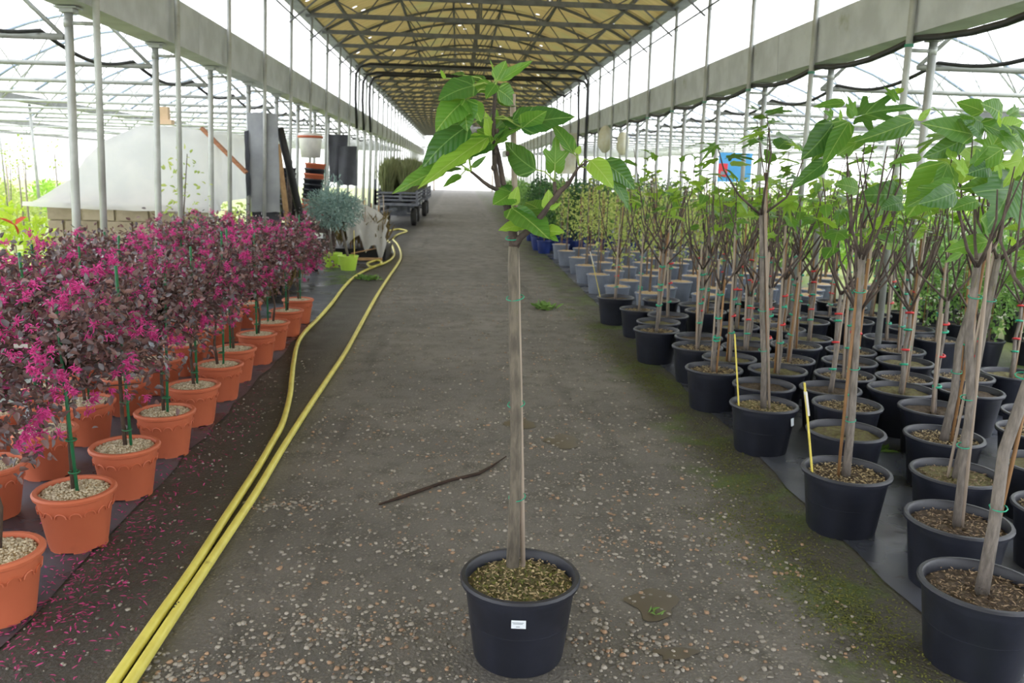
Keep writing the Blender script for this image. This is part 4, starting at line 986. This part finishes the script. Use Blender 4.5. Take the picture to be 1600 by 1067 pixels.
# leafy bushes filling the bays further out
def bush(mat, n, size, L, label, cat, group, name, stem=True, extra=None):
    t = thing(name, label, cat, (0, 0, 0), group)
    B().tube([(0, 0, 0), (.01, 0, size[2]*.8), (0, .01, size[2]*1.5)], [.014, .01, .005], 5).obj('stem', 'bark', t)
    V, Fc = foliage(n, size, L, L*.55, (0, 0, size[2]*1.1), .35, .5, .3); stuff(B().add(V, Fc).obj('foliage', mat, t)); return t
BB = [bush(m, 420, (.36, .36, .42), .09, 'bright green leafy bush in the right hand bays', 'bush', 'bushes of the right bays', 'leafy_bush') for m in ('bright_leaf', 'mid_leaf', 'bright_leaf')]
cnt = 0
for r in range(13):
    for i in range(11):
        x = 5.6+.85*i+R.uniform(-.15, .15); y = 9.8+1.25*r+R.uniform(-.25, .25)+i*.15
        if (x < 7.9 and y < 12.5) or abs(x-(XRo+BW)) < .4: continue
        place(BB, cnt, (x, y, 0), R.random()*6, R.uniform(.8, 1.25)); cnt += 1
DB = [bush(m, 500, (.5, .5, .6), .1, 'dense dark green shrub lining the far right of the path', 'bush', 'shrubs far along the path', 'dense_shrub') for m in ('mid_leaf', 'dark_leaf')]
cnt = 0
for r in range(16):
    for i in range(2): place(DB, cnt, (2.4+2.0*i+R.uniform(-.1, .1), 21.6+1.3*r, 0), R.random()*6, R.uniform(.85, 1.1)); cnt += 1
# left bay: rows of thin staked saplings and green crop beyond the block wall
LB = [bush(m, 300, (.5, .5, .4), .1, 'low light green bush in the left hand bays', 'bush', 'bushes of the left bays', 'leafy_bush') for m in ('bright_leaf', 'pale_leaf')]
cnt = 0
for r in range(8):
    for i in range(9):
        x = -8.5-1.2*i+R.uniform(-.2, .2)
        for xg in (XLo-BW, XLo-2*BW):
            if abs(x-xg) < .6: x = xg+math.copysign(.62, x-xg)
        place(LB, cnt, (x, 15+2.2*r, 0), R.random()*6, R.uniform(.8, 1.2)); cnt += 1
for i in range(3):
    o = place(LB, 99, (-3.55-.95*i, 14.8, 0), R.random()*6, R.uniform(.9, 1.2)); o['label'] = 'light green bush behind the white tarp enclosure'; o['group'] = 'bushes behind the tarp'
TS = []
for i in range(3):
    t = thing('staked_sapling', 'thin bare sapling on a stake standing in the left bay', 'sapling', (0, 0, 0), 'saplings of the left bay')
    B().tube([(0, 0, 0), (R.uniform(-.03, .03), 0, .9), (R.uniform(-.05, .05), 0, 1.9)], [.012, .01, .005], 5).obj('stem', 'bark', t)
    B().tube([(.03, 0, 0), (.03, .01, 1.6)], .008, 5).obj('stake', 'bamboo', t)
    V, Fc = foliage(60, (.16, .16, .3), .05, .03, (0, 0, 1.6), .1); stuff(B().add(V, Fc).obj('foliage', 'pale_leaf', t)); TS.append(t)
cnt = 0
for r in range(6):
    for i in range(9): place(TS, cnt, (-6.4-.55*i+R.uniform(-.1, .1)-.3*r, 10.8+1.2*r+R.uniform(-.2, .2), 0), R.random()*6, R.uniform(.85, 1.1)); cnt += 1
# yellow-green bush with red young leaves at the left edge
t = thing('photinia_bush', 'lime green bush with red young leaves at the end of the block wall', 'bush', (-4.05, 7.3, 0))
B().tube([(0, 0, 0), (.02, 0, .5), (0, 0, .9)], [.02, .015, .008], 6).obj('stem', 'bark', t)
V, Fc = foliage(900, (.6, .55, .5), .09, .04, (0, 0, .78), .5, .5, .5); stuff(B().add(V, Fc).obj('foliage', 'lime_leaf', t))
c = at_y(23, 352, 6.95)-Vector((-4.05, 7.3, 0))
for dx in (-1, 1):
    V, Fc = leaves(np.array([[c.x, c.y, c.z]]), np.array([[dx*.75, -.2, .7]]), .12, .05); B().add(V, Fc).obj('red_leaf', 'red_leaf', t)
V, Fc = leaves(np.array([[c.x+.02, c.y, c.z-.08]]), np.array([[.05, -.2, 1]]), .1, .03); B().add(V, Fc).obj('red_leaf', 'red_leaf', t)

# ---------------------------------------------------------------- block wall under white tarp
wl = thing('block_wall', 'low wall of weathered concrete blocks under the white tarp', 'wall', (0, 10.8, 0))
x0, x1 = -5.13, -3.12
B().box(((x0+x1)/2, .12, .535), (x1-x0-.03, .16, 1.07)).obj('mortar', 'mortar', wl, False)
bm = {}
for r in range(5):
    x = x0-(.21 if r % 2 else 0)
    while x < x1-.02:
        a, c = max(x, x0), min(x+.40, x1)
        if c-a > .06:
            key = round(c-a, 2)
            if key not in bm: bm[key] = B().box((0, 0, 0), (key-.016, .2, .2)).mesh('block', 'block', False)
            put('block', bm[key], wl, ((a+c)/2, .1+R.uniform(-.008, .004), .107+.216*r))
        x += .42
B().box(((x0+.1), 1.6, .535), (.2, 2.8, 1.07)).obj('return_wall', 'block', wl, False)
PX = [(400, 316), (392, 262), (362, 217), (332, 205), (285, 202), (250, 196), (220, 195), (190, 206), (162, 220), (132, 247), (110, 277), (82, 292), (57, 312)]
prof = [(p.x, p.z) for p in (at_y(u, v, 11.1) for u, v in PX)]
prof = [(x if x < -3.05 else -3.05+(x+3.05)*.15, z) for x, z in prof]
rows = []
for j, (yy, sc, zz) in enumerate(((10.72, 1.0, -.03), (10.75, 1.0, .0), (10.85, .97, .07), (10.92, .93, .35), (11.0, .9, .8), (11.1, .88, 1.0), (11.8, .88, 1.02), (12.6, .88, 1.02), (13.6, .88, 1.0))):
    row = []
    for (x, z) in prof:
        h = max(z-1.08, .0); row.append((-4.0+(x+4.0)*(1 if j < 2 else .97)+R.uniform(-.01, .01), yy+R.uniform(-.015, .015)*3, 1.06+zz*h+(-.03 if j == 0 else .02)+R.uniform(-.006, .006)))
    rows.append(row)
tag(B().grid(rows).obj('white_tarp', 'tarp_white'), 'white plastic tarp domed over the block wall enclosure', 'tarp')
pb = [at_y(315, 200, 10.97), at_y(385, 270, 10.9)]
tag(B().bar(pb[0], pb[1], .07, .04).obj('wooden_beam', 'wood', None, False), 'reddish wooden beam leaning against the white tarp', 'beam')
t = thing('climbing_shoot', 'thin yellowish shoots growing in front of the white tarp', 'plant', (-3.05, 9.6, 0))
B().tube([(0, 0, 0), (-.05, 0, .8), (.05, 0, 1.7)], [.012, .009, .004], 5).obj('stem', 'twig', t)
V, Fc = foliage(90, (.3, .2, .5), .06, .03, (0, 0, 1.3), .1); stuff(B().add(V, Fc).obj('foliage', 'pale_leaf', t))
V, Fc = foliage(160, (.35, .25, .35), .06, .03, (.1, 0, .7), .1); stuff(B().add(V, Fc).obj('low_foliage', 'olive_leaf', t))
tag(B().box((0, 0, -.04), (.11, .08, .16)).box((0, -.01, -.15), (.2, .12, .06)).obj('cardboard_box', 'cardboard', None, False), 'small cardboard box lodged on the tie bar above the white tarp', 'box').location = Vector((at_y(257, 172, 11.3).x, 11.3, at_y(235, 194, 11.1).z+.19))

# ---------------------------------------------------------------- clutter along the left posts
def sheet(name, u0, v0, u1, v1, y, mat, label, wob=.03, dy=.0):
    a, c = at_y(u0, v0, y), at_y(u1, v1, y); P_ = []
    for i in range(9):
        row = []
        for j in range(7): row.append((a.x+(c.x-a.x)*j/6+R.uniform(-.006, .006), y+wob*math.sin(j*1.4+i*.3)+dy*j/6, max(.007, a.z+(c.z-a.z)*i/8+(R.uniform(-.01, .01) if i in (0, 8) else 0))))
        P_.append(row)
    b = B().grid(P_); Q = [[(x, yy+.012, z) for x, yy, z in r] for r in P_]; b.grid([list(reversed(r)) for r in Q])
    o = b.obj(name, mat); return tag(o, label, 'sheet')
sheet('foam_sheet', 386, 176, 438, 332, 12.036, 'sheet_grey', 'grey foam sheet hanging from the left posts', .006)
sheet('foam_sheet', 381, 204, 392, 306, 12.014, 'sheet_dark', 'narrow dark strip hanging beside the grey foam sheet', .004)
sheet('dark_cloth', 392, 300, 440, 436, 12.16, 'sheet_dark', 'dark cloth bunched below the grey foam sheet', .014)
sheet('foam_sheet', 513, 210, 544, 286, 17.45, 'sheet_dark', 'dark sheet hanging from the left posts behind the pot stack')
sheet('foam_sheet', 528, 228, 558, 290, 17.36, 'sheet_dark', 'smaller dark sheet overlapping the one behind the pot stack')
o = B().tube([at_y(437, 200, 12.14), at_y(452, 262, 12.3), at_y(468, 330, 12.55), at_z(492, 425)], .055, 10).obj('black_pipe', 'black_tube'); tag(o, 'wide black pipe leaning beside the grey foam sheet', 'pipe')
tag(B().bar(at_y(434, 225, 12.8), at_z(459, 428), .08, .03).obj('wooden_plank', 'wood_pale', None, False), 'pale wooden plank standing behind the black pipe', 'plank')
tag(B().tube([at_y(453, 250, 12.9), at_z(451, 427)], .04, 8).obj('wooden_stake', 'bark_dark'), 'dark round stake standing behind the leaning black pipe', 'stake')
def stack(x, y, z, n, mats, tilt, label, r=.17):
    t = thing('pot_stack', label, 'pots', (x, y, 0)); zz = z
    for i in range(n):
        b = B().lathe([(r*.8, 0), (r*.97, .2), (r*1.04, .205), (r*1.04, .23), (r*.98, .23), (r*.9, .1)], 18); o = b.obj('nested_pot', mats[i % len(mats)], t)
        o.location = (tilt*(zz-z), 0, zz); o.rotation_euler = (0, tilt*.5, 0); zz += .085
c = at_y(487, 312, 14.36)
stack(c.x, 14.36, .745+2*.085, 7, ['black_plastic', 'black_plastic', 'black_plastic', 'black_plastic', 'terracotta', 'black_plastic', 'terracotta'], .12, 'leaning stack of nested black and orange pots standing in the orange pair')
stack(c.x-.42, 14.46, .745, 8, ['black_plastic'], 0, 'upright stack of nested black pots behind the leaning stack', .15)
stack(c.x-.0204, 14.36, .745, 2, ['terracotta'], .12, 'pair of nested orange pots below the leaning stack')
t = thing('plant_crate', 'dark crate carrying the stacked pots', 'crate', (-2.62, 14.33, 0))
for z in (.1, .35, .6): B().box((0, -.33, z), (.98, .03, .16)).obj('slat', 'bark_dark', t, False)
for sx in (-1, 1):
    for sy in (-1, 1): B().box((sx*.46, sy*.3, .37), (.06, .06, .74)).obj('corner_post', 'bark_dark', t, False)
B().box((0, 0, .73), (.98, .7, .03)).obj('top_board', 'bark_dark', t, False)
a = at_y(470, 200, 15.2); c = at_y(500, 250, 15.2)
t = thing('white_bin', 'white plastic bin with orange band hanging behind the pot stack', 'bin', ((a.x+c.x)/2, 15.2, 1.75))
B().lathe([(.17, 0), (.2, .3), (.21, .42), (.2, .42), (.19, .3)], 18).obj('body', 'white_plastic', t); B().ring((0, 0, .36), .207, .022, 18).obj('band', 'terracotta', t)
B().tube([(-.2, 0, .4), (-.1, 0, .62), (.1, 0, .62), (.2, 0, .4)], .008, 5).obj('handle', 'galvanised', t); B().tube([(0, 0, .62), (-.15, 0, 1.0)], .006, 5).obj('strap', 'galvanised', t)
# low dry plants under the sheet
for i in range(4):
    t = thing('dry_grass_tuft', 'dry brownish grass tuft at the foot of the left posts', 'grass', (-2.5+R.uniform(.05, .2), 9.9+.62*i, 0), 'dry tufts by the left posts')
    n = 140; p = np.column_stack([N.normal(0, .1, n), N.normal(0, .1, n), np.zeros(n)]); d = np.column_stack([N.normal(0, .25, n), N.normal(0, .25, n), np.ones(n)])
    V, Fc = leaves(p, d, .35+.4*N.random(n), .012, .2, .15); stuff(B().add(V, Fc).obj('blades', 'dry_leaf', t))
    B().lathe([(.1, 0), (.13, .2), (.135, .22), (.12, .22), (.11, .12)], 14).obj('pot', 'black_plastic', t)

# blue-grey shrubs in lime pots
def lime(x, y, lean, label, seed):
    t = thing('grafted_conifer', label, 'plant', (x, y, 0))
    put('pot', MESH['pot_lime'], t); put('soil', MESH['soil_lime'], t)
    B().tube([(0, 0, .2), (lean*.4, 0, .45), (lean, 0, .75)], [.022, .02, .018], 7).obj('stem', 'bark', t)
    V, Fc = foliage(1700, (.38, .34, .3), .08, .014, (lean*1.1, 0, .95), .1, .8, .15); c = stuff(B().add(V, Fc).obj('foliage', 'spruce_leaf', t))
    b = B()
    for i in range(14):
        p0 = Vector((lean, 0, .72)); a = R.random()*6.3; b.tube([p0, p0+Vector((math.cos(a)*.25, math.sin(a)*.25, R.uniform(0, .35)))], [.007, .003], 4)
    b.obj('branches', 'twig', t)
    V, Fc = foliage(60, (.1, .1, .3), .09, .02, (lean*1.2+.02, 0, 1.2), .1, .3, .9); stuff(B().add(V, Fc).obj('leading_shoots', 'spruce_leaf', t)); return t
lime(-1.72, 13.2, -.12, 'blue-grey conifer on a bare stem in lime green pot holding a yellow label', 1)
lime(-2.02, 13.55, -.06, 'blue-grey conifer in the lime green pot set slightly behind', 2)
p0, p1 = at_y(554, 400, 13.05), at_y(553, 360, 13.05); tag(B().bar(p0-Vector((0, 0, .03)), p1, .03, .008).obj('label_stick', 'yellow_stick', None, False), 'yellow label stick standing in the lime green pot', 'stick')
# crates of dry stems under fleece
t = thing('plant_tray', 'black tray of dry cane stems partly covered by white fleece', 'tray', (-1.75, 15.4, 0))
B().box((0, 0, .1), (.95, 1.3, .2), None, 1.05).obj('tray', 'black_tube', t, False)
for i in range(26):
    x, y = R.uniform(-.42, .42), R.uniform(-.6, .6); B().tube([(x, y, .15), (x+R.uniform(-.04, .04), y, R.uniform(.8, 1.15) if y > -.1 else R.uniform(.75, .95) if x < .2 else R.uniform(.6, .72))], .012, 5).obj('cane', R.choice(['bamboo_brown', 'wood_pale', 'bamboo']), t)
n = 500; p = np.column_stack([N.uniform(-.45, .45, n), N.uniform(-.6, .6, n), .2+.4*N.random(n)]); V, Fc = leaves(p, np.column_stack([N.normal(0, .3, n), N.normal(0, .3, n), np.ones(n)]), .3, .02); stuff(B().add(V, Fc).obj('dry_foliage', 'dry_leaf', t))
rows = []
for i in range(12):
    s = i/11; rows.append([(-2.25+1.0*j/11+.02*math.sin(i*2+j), 14.62+.62*s**1.6+.03*math.sin(j*2.2), (1.16 if j < 8 else 1.05)-.02*j+.06*math.sin(j*1.7)-(.05+.8*(1-s)**1.5*(.45+.55*abs(math.sin(j*1.1)))*(1 if j > 3 else .4))) for j in range(12)])
tag(B().grid(rows).obj('white_fleece', 'fleece'), 'torn white fleece draped over the dry canes', 'fleece')
tag(B().bar((-1.9, 14.45, .05), (-1.3, 14.5, .05), .09, .04).obj('wooden_plank', 'wood_pale', None, False), 'short wooden plank lying beside the lime green pots', 'plank')
tag(B().tube([(-1.68, 13.27, .262), (-1.42, 14.78, .214)], .012, 5).obj('bamboo_cane', 'bamboo_brown'), 'bamboo cane leaning from lime pot to the plant tray', 'cane')

# ---------------------------------------------------------------- hoses
hl = [(180, 1062), (240, 975), (300, 890), (350, 812), (400, 735), (425, 692), (442, 660), (453, 618), (456, 590), (459, 565), (465, 537), (477, 518), (499, 496), (520, 472), (536, 450), (553, 433), (572, 422), (589, 415), (603, 410), (612, 404), (616, 396), (613, 385), (606, 376)]
hr = [(206, 1062), (250, 995), (300, 920), (350, 845), (400, 770), (440, 703), (480, 640), (512, 592), (540, 550), (566, 503), (590, 460), (608, 432), (621, 413), (626, 402), (625, 390), (620, 380), (614, 373), (622, 366), (636, 361), (622, 358), (606, 361)]
def smooth_pts(l, z):
    p = [at_z(u, v, z) for u, v in l]; p.insert(0, p[0]+(p[0]-p[1])*1.5); out = []
    for i in range(len(p)-1):
        a, b_, c, d = p[max(i-1, 0)], p[i], p[i+1], p[min(i+2, len(p)-1)]
        for t in np.linspace(0, 1, 5)[:-1]:
            out.append(.5*((2*b_)+(-a+c)*t+(2*a-5*b_+4*c-d)*t*t+(-a+3*b_-3*c+d)*t**3))
    return out+[p[-1]]
for nm, l, z, lab in (('yellow_hose', hl, .021, 'yellow hose nearer the terracotta pots, curving out along their row'), ('yellow_hose', hr, .021, 'yellow hose on the path side, running straighter')):
    o = tag(B().tube(smooth_pts(l, z), .019, 10).obj(nm, 'hose'), lab, 'hose')
    if l is hr:
        for i, (u, v) in enumerate(((272, 948), (275, 944), (279, 941))):
            B().lathe([(.001, -.003), (.004, 0), (.001, .003)], 6).obj('print_mark', 'ink_dark', o).location = at_z(u, v, .039)
pts = smooth_pts([(590, 419), (580, 421), (574, 416), (579, 411), (590, 410), (596, 413), (594, 417)], .021)[5:]
under = smooth_pts(hl, .021); lift = [min((p-q).length for q in under) for p in pts]
pts = [p+Vector((0, 0, .041*max(0, min(1, (.3-d)/.18)))) for p, d in zip(pts, lift)]
tag(B().tube(pts, .019, 8).obj('yellow_hose_loop', 'hose'), 'short loop of yellow hose beside the plant tray', 'hose')

# ---------------------------------------------------------------- trailers with shrubs
def trailer(x, y, label):
    t = thing('flat_trailer', label, 'trailer', (x, y, 0)); w, l = 1.15, 3.2
    B().box((0, 0, .62), (w, l, .07)).obj('bed', 'trailer_steel', t, False)
    for z in (.74, .84, .94):
        B().box((0, -l/2, z), (w, .03, .05)).obj('rail', 'trailer_steel', t, False)
        for s in (-1, 1): B().box((s*w/2, 0, z), (.03, l, .05)).obj('rail', 'trailer_steel', t, False)
    for sx in (-1, 1):
        for sy in (-1, 0, 1): B().box((sx*w/2, sy*l/2, .8), (.06, .06, .44)).obj('stanchion', 'trailer_steel', t, False)
    B().box((-w/2, -l/2, .95), (.06, .06, .7)).obj('hitch_post', 'trailer_steel', t, False)
    B().bar((0, -l/2, .5), (-.35, -l/2-.5, .42), .07).obj('drawbar', 'trailer_steel', t, False)
    for sx in (-1, 1):
        for sy in (-.9, .9):
            wv = B(); wv.lathe([(.08, -.08), (.2, -.085), (.245, -.06), (.25, 0), (.245, .06), (.2, .085), (.08, .08)], 20); wo = wv.obj('wheel', 'tyre', t); wo.location = (sx*(w/2-.12), sy, .25); wo.rotation_euler = (0, PI/2, 0)
            B().lathe([(.02, -.09), (.09, -.088), (.09, .088), (.02, .09)], 14).obj('hub', 'trailer_steel', wo)
    for sy in (-.9, .9): B().box((0, sy, .3), (w-.2, .06, .06)).obj('axle', 'trailer_steel', t, False); B().box((0, sy, .45), (.5, .1, .3)).obj('axle_mount', 'trailer_steel', t, False)
trailer(-1.72, 25.2, 'steel flat trailer with slatted sides behind the plant tray')
trailer(-1.62, 30.2, 'second steel trailer parked behind the first one')
LP = []
for i in range(3):
    t = thing('trailer_shrub', 'feathery olive green shrub standing on a trailer', 'shrub', (0, 0, 0), 'shrubs loaded on the trailers')
    B().lathe([(.12, 0), (.15, .22), (.16, .25), (.14, .25), (.13, .15)], 12).obj('pot', 'black_plastic', t)
    n = 460; p = np.column_stack([N.uniform(-.15, .15, n), N.uniform(-.15, .15, n), .2+.25*N.random(n)]); d = np.column_stack([np.clip(N.normal(0, .15, n), -.3, .3), np.clip(N.normal(0, .15, n), -.3, .3), np.ones(n)])
    V, Fc = leaves(p, d, .42+.42*N.random(n), .03, .2, .1); stuff(B().add(V, Fc).obj('foliage', 'olive_leaf', t)); LP.append(t)
cnt = 0
for ty, tx in ((25.2, -1.72), (30.2, -1.62)):
    for i in range(2):
        for j in range(6): place(LP, cnt, (tx-.27+.54*i, ty-1.3+.52*j, .65), R.random()*6, R.uniform(.95, 1.12)); cnt += 1

# ---------------------------------------------------------------- right background details
a, c = at_y(1124, 238, 17.5), at_y(1172, 285, 17.5)
t = thing('hanging_sign', 'blue board with red panel hanging in the right bay', 'sign', ((a.x+c.x)/2, 17.5, (a.z+c.z)/2)); w, h = c.x-a.x, a.z-c.z
B().box((0, 0, 0), (w, .02, h)).obj('board', 'sign_blue', t, False); B().box((-w*.36, -.014, -.06), (w*.27, .012, h*.45)).obj('red_panel', 'sign_red', t, False)
B().box((-w*.36, -.022, -.12), (w*.13, .006, h*.12)).obj('print_patch', 'ink', t, False)
for s in (-1, 1): B().tube([(s*w*.4, 0, h/2), (s*w*.4, 0, 2.5-(a.z+c.z)/2)], .006, 4).obj('hanger', 'galvanised', t)
c = at_y(886, 225, 24.6)
t = thing('cardboard_box', 'pale cardboard box strapped to a right hand post', 'box', (3.167, 24.45, 1.82)); B().box((0, 0, .45), (.5, .4, .9)).obj('carton', 'cardboard', t, False)
rows = [[(-.26+.5*j/8+.03*math.sin(i*2), -.23+.02*math.sin(j*3+i), -.25+1.14*i/7) for j in range(9)] for i in range(8)]; B().grid(rows).obj('wrap', 'bag_plastic', t)
c = at_y(948, 215, 20.5)
def bag(loc, s, label):
    v = ball(1, 1, 1); b = B(); n, m = 14, 10; P_ = []
    for i in range(m):
        th = PI*i/(m-1); P_.append([((s*.6*math.sin(th)*math.cos(2*PI*j/n))*(1+.2*math.sin(j*3+i)), s*.5*math.sin(th)*math.sin(2*PI*j/n)*(1+.15*math.sin(j*2)), s*1.2*math.cos(th)) for j in range(n+1)])
    b.grid(P_); o = b.obj('plastic_bag', 'bag_plastic'); o.location = loc; tag(o, label, 'bag')
bag((3.34, 19.26, 2.38), .26, 'crumpled cream plastic bag hanging from the right gutter')
bag((3.7, 18.98, 2.28), .22, 'smaller cream plastic bag hanging beside the first one')
